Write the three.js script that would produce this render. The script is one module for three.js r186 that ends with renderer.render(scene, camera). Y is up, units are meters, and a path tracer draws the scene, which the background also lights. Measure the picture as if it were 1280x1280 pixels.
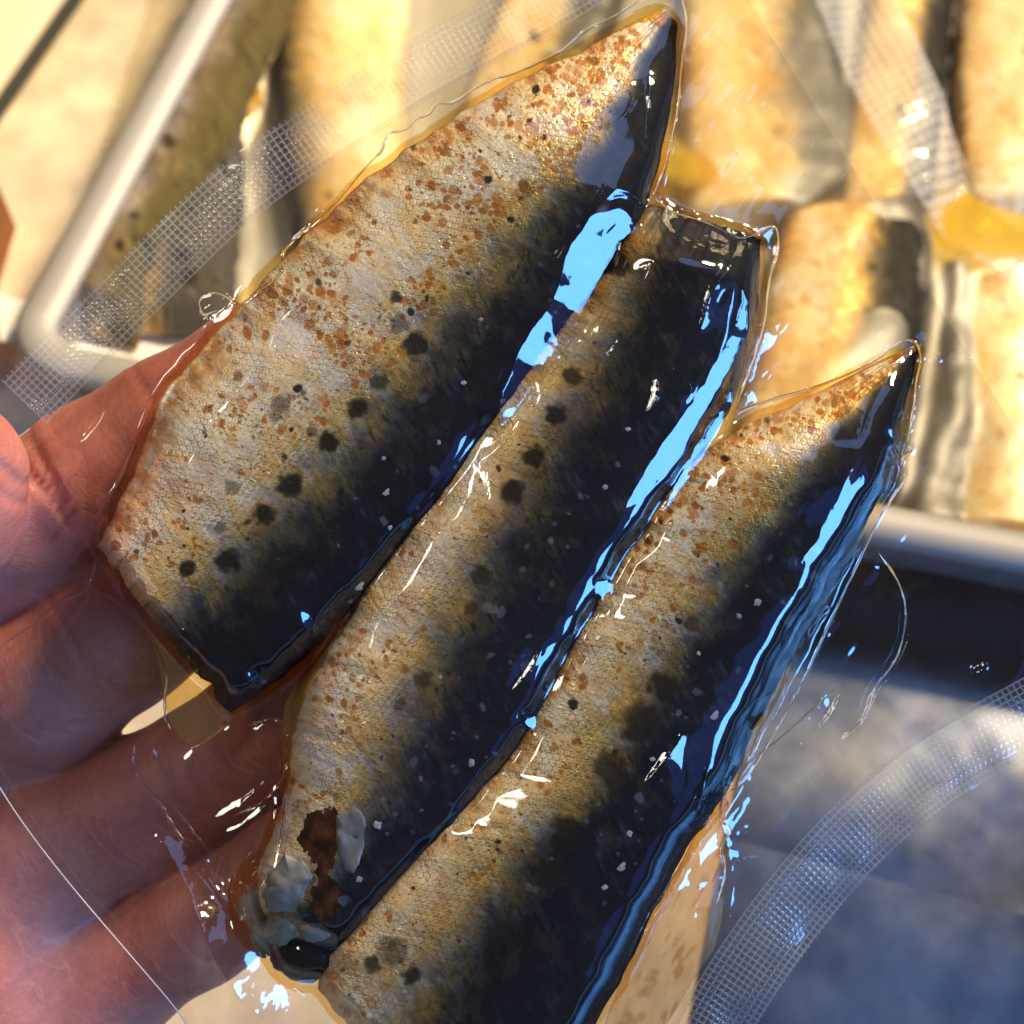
import * as THREE from 'three';

// ------------------------------------------------------------------ camera, light, exposure
const R = (d) => d * Math.PI / 180;
const PITCH = R(58), D0 = 0.28, FOV = 41, TAN = Math.tan(R(FOV / 2));
const FW = new THREE.Vector3(0, -Math.sin(PITCH), -Math.cos(PITCH));      // where the photographer looks
const UP = new THREE.Vector3(0, Math.cos(PITCH), -Math.sin(PITCH));
const RT = new THREE.Vector3(1, 0, 0);
const EYE = FW.clone().multiplyScalar(-D0);
const F = 0.125 / 2 / TAN, S = 0.125 / 1280;                               // the bag is held F metres from the lens

const scene = new THREE.Scene();
scene.background = new THREE.Color(0.055, 0.045, 0.04);
const camera = new THREE.PerspectiveCamera(FOV, 1, 0.01, 20);
camera.position.copy(EYE);
camera.up.set(0, 1, 0);
camera.lookAt(EYE.clone().add(FW));
camera.focus = F - 0.006;
camera.userData.fStop = 21;

const BAG0 = EYE.clone().addScaledVector(FW, F);                           // middle of the bag
const fromBag = (x, y, z) => new THREE.Vector3().addScaledVector(RT, x).addScaledVector(UP, y).addScaledVector(FW, -z);
const lampSpots = {};
function lamp(name, dir, dist, w, h, color, intensity, aim = BAG0) {
  const l = new THREE.RectAreaLight(color, intensity, w, h);
  l.name = name;
  l.position.copy(BAG0).addScaledVector(fromBag(...dir).normalize(), dist);
  l.lookAt(aim);
  scene.add(l);
  lampSpots[name] = l.position.clone();
}
const lin = (r, g, b) => new THREE.Color().setRGB(r, g, b);
lamp('window', [0.8, -0.27, 0.55], 1.0, 0.46, 0.34, lin(0.13, 0.42, 1), 19);
lamp('window_surround', [0.8, -0.27, 0.55], 1.04, 0.8, 0.62, lin(0.06, 0.18, 1), 0.5);
lamp('ceiling_lamp', [-0.62, 0.36, 0.7], 1.1, 0.22, 0.22, lin(1, 0.93, 0.8), 13);
lamp('cool_panel', [0.37, 0.77, 0.7], 1.0, 0.55, 0.45, lin(0.26, 0.46, 1), 1.5);
{ // the shaded heat lamp over the far end of the tray
  const l = new THREE.SpotLight(lin(1, 0.79, 0.47), 4.9, 0, R(20), 0.8, 2), aim = new THREE.Vector3(-0.05, 0.01, -0.07);
  l.name = 'heat_lamp';
  l.position.copy(BAG0).addScaledVector(fromBag(0.5, 0.8, 0.27).normalize(), 0.75);
  l.target.position.copy(aim); l.castShadow = true; l.shadow.radius = 4;
  scene.add(l, l.target); lampSpots.heat_lamp = l.position.clone();
}

const renderer = new THREE.WebGLRenderer();
renderer.toneMapping = THREE.LinearToneMapping;
renderer.toneMappingExposure = 1;
renderer.shadowMap.enabled = true;

// ------------------------------------------------------------------ helpers
let seed = 7;
const rnd = () => { seed = (seed * 1664525 + 1013904223) >>> 0; return seed / 4294967296; };
const clamp = (x, a = 0, b = 1) => Math.min(b, Math.max(a, x));
const lerp = (a, b, t) => a + (b - a) * t;
const sstep = (a, b, x) => { const t = clamp((x - a) / (b - a)); return t * t * (3 - 2 * t); };
const hash = (x, y) => { let h = Math.imul(x, 374761393) + Math.imul(y, 668265263) | 0; h = Math.imul(h ^ (h >>> 13), 1274126177); return ((h ^ (h >>> 16)) >>> 0) / 4294967296; };
function vn(x, y) {
  const i = Math.floor(x), j = Math.floor(y), f = x - i, g = y - j, u = f * f * (3 - 2 * f), v = g * g * (3 - 2 * g);
  return lerp(lerp(hash(i, j), hash(i + 1, j), u), lerp(hash(i, j + 1), hash(i + 1, j + 1), u), v);
}
function fbm(x, y, n = 4) { let s = 0, a = 0.5, w = 0; for (let i = 0; i < n; i++) { s += a * vn(x, y); w += a; a *= 0.5; x = x * 2.03 + 17.1; y = y * 2.01 + 9.7; } return s / w; }
const inPoly = (poly, x, y) => { let c = false; for (let i = 0, j = poly.length - 1; i < poly.length; j = i++) { const [a, b] = poly[i], [d, e] = poly[j]; if (b > y !== e > y && x < (d - a) * (y - b) / (e - b) + a) c = !c; } return c; };
const mix3 = (a, b, t) => [lerp(a[0], b[0], t), lerp(a[1], b[1], t), lerp(a[2], b[2], t)];
// a smooth curve through [x, y] points (Catmull-Rom on an even parameter)
function spline(pts, n) {
  const c = new THREE.CatmullRomCurve3(pts.map((p) => new THREE.Vector3(p[0], p[1], p[2] ?? 0)), false, 'centripetal');
  return c.getSpacedPoints(n).map((p) => [p.x, p.y, p.z]);
}
const table1 = (pts) => (x) => {                                            // linear table with smooth ease
  if (x <= pts[0][0]) return pts[0][1];
  for (let i = 1; i < pts.length; i++) if (x <= pts[i][0]) return lerp(pts[i - 1][1], pts[i][1], (x - pts[i - 1][0]) / (pts[i][0] - pts[i - 1][0]));
  return pts[pts.length - 1][1];
};
// Catmull-Rom through [t, ...values]
const tableN = (rows) => (t) => {
  let i = 1; while (i < rows.length - 1 && t > rows[i][0]) i++;
  const a = rows[Math.max(0, i - 2)], b = rows[i - 1], c = rows[i], d = rows[Math.min(rows.length - 1, i + 1)], h = c[0] - b[0], u = clamp((t - b[0]) / h);
  const out = [];
  for (let k = 1; k < b.length; k++) {
    const mb = (c[k] - a[k]) / Math.max(1e-6, c[0] - a[0]) * h, mc = (d[k] - b[k]) / Math.max(1e-6, d[0] - b[0]) * h, u2 = u * u, u3 = u2 * u;
    out.push((2 * u3 - 3 * u2 + 1) * b[k] + (u3 - 2 * u2 + u) * mb + (-2 * u3 + 3 * u2) * c[k] + (u3 - u2) * mc);
  }
  return out;
};

const used = {};
function numbered(name) { const n = used[name] = (used[name] ?? -1) + 1; return n ? name + '_' + String(n).padStart(3, '0') : name; }
function thing(name, label, category, extra = {}) {
  const g = new THREE.Group(); g.name = numbered(name);
  g.userData = { label, category, ...extra };
  scene.add(g);
  return g;
}
function mesh(name, geo, mat, parent, data) {
  const m = new THREE.Mesh(geo, mat); m.name = parent ? name : numbered(name); m.castShadow = m.receiveShadow = true;
  if (data) m.userData = data;
  (parent ?? scene).add(m);
  return m;
}
const kidCount = new Map();
function part(name, geo, mat, parent, data) {
  const key = parent.uuid + name, n = kidCount.get(key) ?? 0; kidCount.set(key, n + 1);
  return mesh(n ? name + '_' + String(n).padStart(3, '0') : name, geo, mat, parent, data);
}
function geom(pos, idx, uv) {
  const g = new THREE.BufferGeometry();
  g.setAttribute('position', new THREE.BufferAttribute(Float32Array.from(pos), 3));
  if (uv) g.setAttribute('uv', new THREE.BufferAttribute(Float32Array.from(uv), 2));
  g.setIndex(new THREE.BufferAttribute(Uint32Array.from(idx), 1));
  g.computeVertexNormals();
  return g;
}
// grid of (nu+1) x (nv+1) points; at(u, v) -> Vector3
function gridGeo(nu, nv, at, flip = false, keep = null) {
  const pos = new Float32Array((nu + 1) * (nv + 1) * 3), uv = new Float32Array((nu + 1) * (nv + 1) * 2), idx = [];
  let o = 0, q = 0;
  for (let j = 0; j <= nv; j++) for (let i = 0; i <= nu; i++) {
    const p = at(i / nu, j / nv, i, j); pos[o++] = p.x; pos[o++] = p.y; pos[o++] = p.z; uv[q++] = i / nu; uv[q++] = j / nv;
  }
  for (let j = 0; j < nv; j++) for (let i = 0; i < nu; i++) {
    if (keep && !keep((i + 0.5) / nu, (j + 0.5) / nv)) continue;
    const a = j * (nu + 1) + i, b = a + 1, c = a + nu + 1, d = c + 1;
    if (flip) idx.push(a, c, b, b, c, d); else idx.push(a, b, c, b, d, c);
  }
  return geom(pos, idx, uv);
}
function tex(w, h, fn, srgb = false, wrap = THREE.ClampToEdgeWrapping) {
  const d = new Uint8Array(w * h * 4);
  for (let y = 0, o = 0; y < h; y++) for (let x = 0; x < w; x++, o += 4) {
    const c = fn((x + 0.5) / w, (y + 0.5) / h, x, y);
    if (typeof c === 'number') d[o] = d[o + 1] = d[o + 2] = clamp(c) * 255; else { d[o] = clamp(c[0], 0, 255); d[o + 1] = clamp(c[1], 0, 255); d[o + 2] = clamp(c[2], 0, 255); }
    d[o + 3] = 255;
  }
  const t = new THREE.DataTexture(d, w, h, THREE.RGBAFormat);
  t.magFilter = THREE.LinearFilter; t.minFilter = THREE.LinearFilter; t.wrapS = t.wrapT = wrap;
  if (srgb) t.colorSpace = THREE.SRGBColorSpace;
  t.needsUpdate = true;
  return t;
}
const std = (o) => new THREE.MeshStandardMaterial({ side: THREE.DoubleSide, ...o });
const phys = (o) => new THREE.MeshPhysicalMaterial({ side: THREE.DoubleSide, ...o });

// places: a point of the picture on the bag's plane (w metres in front of it), or on a level height above the table
const onBag = (px, py, w = 0) => { const k = (F - w) / F; return new THREE.Vector3((px - 640) * S * k, (640 - py) * S * k, w); };
function onLevel(px, py, h = 0) {
  const d = FW.clone().addScaledVector(RT, (px - 640) / 640 * TAN).addScaledVector(UP, (640 - py) / 640 * TAN);
  return EYE.clone().addScaledVector(d, (h - EYE.y) / d.y);
}
const bagTurn = new THREE.Quaternion().setFromRotationMatrix(new THREE.Matrix4().makeBasis(RT, UP, FW.clone().negate()));
function held(g) { g.position.copy(BAG0); g.quaternion.copy(bagTurn); return g; }

// ------------------------------------------------------------------ the worktop
const RIM = 0.028;
const frontL = onLevel(-12, 447, RIM), frontR = onLevel(1280, 703, RIM);
const yaw = -Math.atan2(frontR.z - frontL.z, frontR.x - frontL.x);
{
  const map = tex(1024, 1024, (u, v) => {
    const n = fbm(u * 9, v * 9, 5), m = fbm(u * 40 + 5, v * 40, 4), g = fbm(u * 160, v * 160, 2);
    const k = 0.86 + 0.3 * (n - 0.5) + 0.2 * (m - 0.5) + 0.06 * (g - 0.5);
    return [k * 236, k * 220, k * 196];
  }, true, THREE.RepeatWrapping);
  const g = new THREE.BoxGeometry(3, 0.03, 3);
  const uv = g.attributes.uv; for (let i = 0; i < uv.count; i++) uv.setXY(i, uv.getX(i) * 9, uv.getY(i) * 9);
  const t = mesh('table_surface', g, std({ map, roughness: 0.7 }), null, { kind: 'structure', label: 'cream worktop under the trays, mottled with stains' });
  t.position.set(0, -0.015, 0);
}
{ // a steel sheet on the worktop in front of the tray
  const map = tex(512, 512, (u, v) => { const k = 0.75 + 0.5 * (fbm(u * 7, v * 7, 5) - 0.5) + 0.25 * (fbm(u * 30, v * 30, 4) - 0.5); return [k * 112, k * 115, k * 122]; }, true, THREE.RepeatWrapping);
  const rough = tex(512, 512, (u, v) => 0.13 + 0.26 * (fbm(u * 9 + 3, v * 9, 5) - 0.3) + 0.06 * fbm(u * 40, v * 40, 3), false, THREE.RepeatWrapping);
  const g = new THREE.BoxGeometry(0.5, 0.0016, 0.5), uv = g.attributes.uv; for (let i = 0; i < uv.count; i++) uv.setXY(i, uv.getX(i) * 3, uv.getY(i) * 3);
  const m = mesh('steel_sheet', g, std({ map, roughnessMap: rough, roughness: 1, metalness: 0.92 }), null, { label: 'blotchy steel sheet on the worktop, lower right, reflecting blue light', category: 'metal sheet' });
  const c = onLevel(906, 1070, 0.002), w = yaw - 0.03, ax = new THREE.Vector3(Math.cos(w), 0, -Math.sin(w)), az = new THREE.Vector3(Math.sin(w), 0, Math.cos(w));
  m.position.copy(c).addScaledVector(ax, 0.25).addScaledVector(az, 0.08); m.position.y = 0.0009; m.rotation.y = w;
}

// ------------------------------------------------------------------ trays
// rounded rectangle outline in local x (along the front), z (0 = front, negative = away)
function roundRect(w, d, r, n = 10, inset = 0) {
  const out = [], x0 = inset, x1 = w - inset, z0 = -inset, z1 = -d + inset, rr = Math.max(0.002, r - inset);
  for (const [cx, cz, a0] of [[x0 + rr, z0 - rr, 90], [x0 + rr, z1 + rr, 180], [x1 - rr, z1 + rr, 270], [x1 - rr, z0 - rr, 0]])
    for (let i = 0; i <= n; i++) { const a = R(a0 + 90 * i / n); out.push([cx + Math.cos(a) * rr, cz + Math.sin(a) * rr]); }
  return out;
}
function loft(levels) {                                                     // levels: [outline, y]
  const n = levels[0][0].length, pos = [], idx = [], uv = [];
  levels.forEach(([o, y], j) => o.forEach(([x, z], i) => { pos.push(x, y, z); uv.push(i / n * 12, j / 4); }));
  for (let j = 0; j < levels.length - 1; j++) for (let i = 0; i < n; i++) {
    const a = j * n + i, b = j * n + (i + 1) % n, c = a + n, d = b + n;
    idx.push(a, c, b, b, c, d);
  }
  return geom(pos, idx, uv);
}
const brushed = tex(512, 512, (u, v) => 0.3 + 0.16 * fbm(u * 6, v * 120, 3) + 0.16 * fbm(u * 12, v * 12, 4), false, THREE.RepeatWrapping);
const steel = std({ color: lin(0.56, 0.55, 0.54), metalness: 0.9, roughnessMap: brushed, roughness: 1.0 });
const steelDark = std({ color: lin(0.26, 0.24, 0.26), metalness: 0.2, roughnessMap: brushed, roughness: 1.1 });
function tray(g, w, d, r, t = 0.0012) {
  const H = RIM, o = (k) => roundRect(w, d, r, 10, k);
  part('wall', loft([[o(0.0045), H - 0.003], [o(0.006), H * 0.5], [o(0.008), 0.006], [o(0.012), 0.0022], [o(0.014), 0.0012]]), steelDark, g, { label: 'dark outer wall of the tray' });
  part('inner_wall', loft([[o(0.0053), H - 0.003], [o(0.0075), H * 0.5], [o(0.0095), 0.008], [o(0.0125), 0.004], [o(0.017), 0.0026]]), steel, g);
  // rolled rim
  const n = 9, levels = [];
  for (let i = 0; i <= n; i++) { const a = R(-40 + 280 * i / n); levels.push([o(0.0036 - Math.cos(a) * 0.0042), H - 0.0026 + Math.sin(a) * 0.0026]); }
  part('rim', loft(levels), std({ color: lin(0.4, 0.38, 0.36), metalness: 0.3, roughness: 0.6 }), g);
  const f = o(0.0165), sh = new THREE.Shape(f.map(([x, z]) => new THREE.Vector2(x, -z)));
  const bg = new THREE.ExtrudeGeometry(sh, { depth: 0.001, bevelEnabled: false }); bg.rotateX(-Math.PI / 2); bg.translate(0, 0.0018, 0);
  part('base', bg, std({ color: lin(0.4, 0.39, 0.37), metalness: 0.6, roughnessMap: brushed, roughness: 1.5 }), g);
}
{
  const g = thing('steel_tray', 'long steel tray with a rolled bright rim, full of fish packs behind the held bag', 'tray');
  tray(g, 0.36, 0.24, 0.014);
  g.position.set(frontL.x, 0, frontL.z); g.rotation.y = yaw;
}
{ // the pale board at the upper left corner
  const e = onLevel(-14, 118, 0.012), q = onLevel(76, -10, 0.012), dir = q.clone().sub(e).normalize(), n = new THREE.Vector3(-dir.z, 0, dir.x);
  if (n.x > 0) n.negate();
  const h = thing('cutting_board', 'pale cutting board with a dark edge, cut off by the upper left corner', 'cutting board');
  const c = (k, l) => e.clone().addScaledVector(dir, k).addScaledVector(n, l);
  const slab = (y0, y1, out, name, mat) => {
    const sh = new THREE.Shape([c(-0.05, -out), c(0.16, -out), c(0.16, 0.15), c(-0.05, 0.15)].map((p) => new THREE.Vector2(p.x, -p.z)));
    const g = new THREE.ExtrudeGeometry(sh, { depth: y1 - y0 - 0.001, bevelSize: 0.0008, bevelThickness: 0.0005, bevelSegments: 2 }); g.rotateX(-Math.PI / 2); g.translate(0, y0 + 0.0005, 0);
    part(name, g, mat, h);
  };
  slab(0.005, 0.0095, 0.0003, 'dark_edge', std({ color: lin(0.025, 0.024, 0.024), roughness: 0.6 }));
  slab(0.0097, 0.013, 0, 'top', std({ map: tex(256, 256, (u, v) => { const k = fbm(u * 12, v * 12, 4); return mix3([236, 222, 190], [214, 196, 158], k); }, true, THREE.RepeatWrapping), roughness: 0.7 }));
}
{ // paper lining in the corner of the tray
  const c = [[0, 366], [120, 402], [250, 428], [330, 440]], b = [[0, 425], [110, 452], [240, 478], [330, 492]];
  const A = tableN(c.map((p, i) => [i / 3, ...p])), B = tableN(b.map((p, i) => [i / 3, ...p]));
  const g = gridGeo(60, 24, (u, v) => {
    const a = A(u), q = B(u), py = lerp(a[1] + 10 * (fbm(u * 9, 3, 3) - 0.5), q[1], v);
    const p = onLevel(lerp(a[0], q[0], v), py, lerp(0.007, RIM - 0.006, v * v) + 0.0015 * fbm(u * 7, v * 3, 3));
    return p;
  });
  const paper = thing('paper_liner', 'crumpled white paper lining the front left corner of the steel tray', 'paper');
  part('sheet', g, std({ color: lin(0.82, 0.79, 0.76), roughness: 0.9 }), paper);
  const back = g.clone(); back.translate(0, -0.0006, 0);
  part('underside', back, std({ color: lin(0.75, 0.72, 0.69), roughness: 0.9 }), paper);
}
{ // the brown board at the left edge
  const g = new THREE.BoxGeometry(0.07, 0.016, 0.05);
  const map = tex(256, 256, (u, v) => { const k = fbm(u * 3, v * 40, 4); return [105 + 50 * k, 58 + 34 * k, 28 + 18 * k]; }, true);
  const m = mesh('wooden_board', g, std({ map, roughness: 0.6 }), null, { label: 'brown wooden board beside the tray at the left edge', category: 'board' });
  const p = onLevel(-222, 352, 0.008); m.position.copy(p); m.rotation.y = yaw + 0.2;
}

// ------------------------------------------------------------------ fish fillets
const prof = (() => {
  const f = tableN([[0, 0.03], [0.02, 0.38], [0.06, 0.6], [0.15, 0.78], [0.32, 0.94], [0.5, 1], [0.66, 0.97], [0.8, 0.9], [0.89, 0.8], [0.95, 0.6], [0.985, 0.3], [1, 0.03]]);
  return (s) => f(s)[0];
})();
function filletShape(rows, H, endA = 0.05, endB = 0.1) {
  const edges = tableN(rows);
  return {
    px: (s, t) => {
      const rag = (fbm(s * 11 + H * 700, 2.2, 3) - 0.5) * 0.03, e = edges(clamp(t + rag * (1 - sstep(0, 0.07, t)) + rag * 0.6 * sstep(0.93, 1, t), -0.01, 1.01)), j = 7 * (fbm(t * 38, 3.3, 3) - 0.5), k = 7 * (fbm(t * 30, 8.1, 3) - 0.5);
      return [lerp(e[0], e[2], s) + j * (1 - s) + k * s, lerp(e[1], e[3], s) + j * (1 - s) + k * s];
    },
    w: (s, t) => {
      const end = Math.pow(sstep(-0.004, endA, t), 0.6) * Math.pow(1 - sstep(1 - endB, 1.004, t), 0.6);
      return H * (0.03 + (prof(s) - 0.03) * end) * (1 + 0.16 * (fbm(s * 2.2 + 4, t * 5 + H * 900, 3) - 0.5));
    },
  };
}
// paint: what colour the skin has at across s, along t, picture point x, y -> {c: [r, g, b] sRGB, m: metal 0..1, b: bump 0..1, r: rough}
function makeFillet(g, shape, place, paint, tw, th, nu, nv, fleshColor = lin(0.5, 0.33, 0.16)) {
  const at = (s, t) => { const [x, y] = shape.px(s, t); return place(x, y, shape.w(s, t)); };
  const data = { c: new Uint8Array(tw * th * 4), b: new Uint8Array(tw * th * 4), r: new Uint8Array(tw * th * 4) };
  for (let j = 0, o = 0; j < th; j++) for (let i = 0; i < tw; i++, o += 4) {
    const s = (i + 0.5) / tw, t = (j + 0.5) / th, [x, y] = shape.px(s, t), p = paint(s, t, x, y);
    for (let k = 0; k < 3; k++) { data.c[o + k] = clamp(p.c[k], 0, 255); data.b[o + k] = clamp(p.b) * 255; }
    data.r[o] = 255; data.r[o + 1] = clamp(p.r) * 255; data.r[o + 2] = clamp(p.m) * 255;
    data.c[o + 3] = data.b[o + 3] = data.r[o + 3] = 255;
  }
  const T = (d, srgb) => { const t = new THREE.DataTexture(d, tw, th, THREE.RGBAFormat); t.magFilter = t.minFilter = THREE.LinearFilter; if (srgb) t.colorSpace = THREE.SRGBColorSpace; t.needsUpdate = true; return t; };
  const rm = T(data.r);
  const skin = phys({ map: T(data.c, true), bumpMap: T(data.b), bumpScale: 0.00028, roughnessMap: rm, metalnessMap: rm, roughness: 1, metalness: 1, specularIntensity: 0.25 });
  part('skin', gridGeo(nu, nv, at), skin, g);
  part('flesh', gridGeo(Math.round(nu / 4), Math.round(nv / 4), (s, t) => { const [x, y] = shape.px(s, t); return place(x, y, Math.min(shape.w(0, t), shape.w(s, t)) - 0.0001); }, true), std({ color: fleshColor, roughness: 0.6 }), g);
  return at;
}
// blobs: soft round marks in picture points, gathered in a raster so that paint() can look them up
function blobField(list, cell = 1, x0 = 0, y0 = 0, w = 1400, h = 1420) {
  const W = Math.ceil(w / cell), Hh = Math.ceil(h / cell), f = new Float32Array(W * Hh);
  for (const [bx, by, r, k = 1, st = 1, an = 0] of list) {
    const rr = r * Math.max(1, st) * 1.5, ca = Math.cos(an), sa = Math.sin(an);
    for (let y = Math.floor((by - rr - y0) / cell); y <= (by + rr - y0) / cell; y++) for (let x = Math.floor((bx - rr - x0) / cell); x <= (bx + rr - x0) / cell; x++) {
      if (x < 0 || y < 0 || x >= W || y >= Hh) continue;
      const dx = x * cell + x0 - bx, dy = y * cell + y0 - by, u = (dx * ca + dy * sa) / st, v = -dx * sa + dy * ca;
      const d = Math.hypot(u, v) / r + 0.5 * (vn(x * cell / (2.5 + r * 0.32) + bx, y * cell / (2.5 + r * 0.32)) - 0.5), q = k * (1 - sstep(0.6, 1.2, d));
      if (q > f[y * W + x]) f[y * W + x] = q;
    }
  }
  return (x, y) => { const i = Math.round((x - x0) / cell), j = Math.round((y - y0) / cell); return i < 0 || j < 0 || i >= W || j >= Hh ? 0 : f[j * W + i]; };
}
const AX = R(-52), ca = Math.cos(AX), sa = Math.sin(AX);                    // the fish lie along this direction of the picture
const along = (x, y) => x * ca + y * sa, across = (x, y) => -x * sa + y * ca;
// the skin of a grilled sardine: pale speckled belly, golden band, dark blue back
function sardine({ belly, edge, silver = 0.5, gold = 1, orange, dark, dots, tone = 1, backTone = 1, seedOff = 0, backCol = [14, 15, 21], orangeCol = [188, 102, 30], baseCol = [228, 216, 190] }) {
  return (s, t, x, y) => {
    const a = along(x, y) + seedOff * 91, c = across(x, y) + seedOff * 57;
    const n1 = fbm(x / 34 + seedOff, y / 34, 4), n2 = fbm(x / 9, y / 9 + seedOff, 3), n3 = vn(x / 2.6, y / 2.6);
    const fold = fbm((a + 0.3 * c + 9 * n1) / 8, c / 30, 3), fold2 = fbm((a - 0.25 * c + 5 * n2) / 3.4, c / 22, 3), n4 = vn(x / 1.3 + 50, y / 1.3);
    const edgeS = belly(t) + 0.2 * (n1 - 0.5) + 0.06 * (n2 - 0.5) + 0.04 * (fold - 0.5), w = edge ?? 0.17;
    const back = sstep(edgeS - w, edgeS + w, s), nearBack = sstep(edgeS - 0.4, edgeS - 0.02, s);
    let col = mix3(baseCol, [186, 142, 74], clamp(0.12 + 1.1 * (n1 - 0.38) + 0.7 * (fold - 0.5)));
    col = mix3(col, [204, 198, 200], 0.85 * silver * sstep(0.44, 0.7, fbm(x / 46 + 9, y / 46 + seedOff, 3)));
    col = mix3(col, [168, 132, 56], gold * 0.85 * nearBack * sstep(0.3, 0.62, n1 * 0.6 + fold * 0.4));
    const glint = sstep(0.6, 0.8, fbm((a - 0.2 * c + 4 * n2) / 2.3, c / 6.5, 2)) * sstep(0.38, 0.62, fbm(x / 24 + 70, y / 24, 2));
    col = col.map((q) => q * (0.84 + 0.32 * clamp(0.5 * fold + 0.5 * n1 + 0.05)));
    col = mix3(col, [104, 86, 46], 0.25 * sstep(0.5, 0.78, fold2) * (0.35 + 0.65 * nearBack));
    let m = 0.12 + 0.4 * nearBack, r = 0.3 + 0.3 * n2 + 0.24 * (n4 - 0.5), b = 0.5 + 0.26 * (fold - 0.5) + 0.1 * (fold2 - 0.5) + 0.06 * (n3 - 0.5) + 0.05 * (n4 - 0.5) + 0.16 * (n2 - 0.5) + 0.5 * (n1 - 0.5);
    col = col.map((q) => q * (0.9 + 0.2 * n4)); m += 0.5 * sstep(0.72, 0.9, n4) * sstep(0.4, 0.6, fold);
    col = mix3(col, [236, 206, 140], 0.7 * glint); m += 0.45 * glint; r -= 0.1 * glint; b += 0.12 * glint;
    // overlapping scales: staggered arcs about 8 points across
    const su = (a + 3 * (n1 - 0.5)) / 8.5, sv = (c + 3 * (n2 - 0.5)) / 7.5, row = Math.floor(sv), sx = su + (row & 1) * 0.5, fx = sx - Math.floor(sx) - 0.5, fy = sv - row, arc = Math.abs(Math.hypot(fx * 1.15, fy * 0.9) - 0.58), ring = (1 - sstep(0.03, 0.14, arc)) * sstep(0.36, 0.6, fbm(x / 28 + 11, y / 28 + seedOff, 3));
    b += 0.2 * (0.5 - fy) * 0.6 - 0.14 * ring; col = mix3(col, [112, 94, 60], 0.22 * ring); m += 0.14 * (1 - ring) * nearBack;
    const rim = 1 - sstep(0.0, 0.1 + 0.05 * n1, s);
    col = mix3(col, [176, 98, 34], 0.6 * rim * sstep(0.4, 0.66, n2 * 0.5 + n1 * 0.5));
    const o = Math.max(orange(x, y), 0.36 * (1 - s) * sstep(0.52, 0.76, fbm(x / 22 + 31 + seedOff, y / 22, 4)) * (1 - 0.6 * sstep(0.25, 0.55, s)));
    col = mix3(col, mix3(orangeCol, orangeCol.map((q) => q * 0.6), n2), 0.85 * o * (1 - 0.85 * back)); m *= 1 - 0.8 * o; b -= 0.16 * o;
    const bk = mix3(backCol.map((q) => q * backTone), backCol.map((q, k) => q + [44, 42, 40][k]), sstep(0.5, 0.86, fbm(x / 30 + 3, y / 30, 4) * 0.6 + 0.4 * fbm((a + 0.4 * c) / 5, c / 16, 3)) * (1 - 0.8 * sstep(0.75, 0.98, s)));
    const brown = back * sstep(0.55, 0.75, fbm(x / 20 + 60, y / 20 + seedOff, 3)) * (1 - sstep(0.7, 0.95, s));
    col = mix3(mix3(col, bk, back), [70, 54, 34], 0.4 * brown);
    const dash = sstep(0.66, 0.76, fbm((a + 0.55 * c) / 4.2 + 90, c / 13, 2)) * sstep(0.3, 0.7, back) * sstep(0.4, 0.55, n1);
    col = mix3(col, [8, 8, 10], 0.45 * dash);
    const flake = back * sstep(0.66, 0.8, fbm((a + c * 0.5) / 8 + 40, c / 11, 3)) * sstep(0.45, 0.7, n1);
    col = mix3(col, [10, 11, 18], 0.8 * flake); b -= 0.14 * flake;
    b = 0.5 + (b - 0.5) * (1 - 0.6 * back); m = lerp(m, 0.08, back); r = lerp(r, 0.62 + 0.2 * n2, back);
    { const side = sstep(0.8, 0.92, s); r = lerp(r, 0.97, side); m *= 1 - side; b = lerp(b, 0.5, 0.8 * side); }
    const d = dark(x, y);
    col = mix3(col, [24, 21, 16], 0.88 * d); m *= 1 - 0.7 * d;
    const p = dots ? dots(x, y) : 0;
    col = mix3(col, [148, 150, 158], 0.5 * p * back); b += 0.1 * p;
    return { c: col.map((q) => q * tone * (1.05 - 0.05 * back)), m, r: clamp(r, 0.22, 0.98), b };
  };
}
function scatter(n, shape, s0, s1, t0, t1, r0, r1, dens = () => 1) {
  const out = [];
  for (let i = 0; i < n; i++) {
    const s = lerp(s0, s1, rnd()), t = lerp(t0, t1, rnd()), [x, y] = shape.px(s, t);
    if (rnd() < dens(s, t) * sstep(0.35, 0.62, fbm(x / 52 + 1.7, y / 52, 3))) out.push([x, y, lerp(r0, r1, Math.pow(rnd(), 3)), 0.5 + 0.5 * rnd(), 1 + 0.7 * rnd(), rnd() * 3]);
  }
  return out;
}

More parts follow.
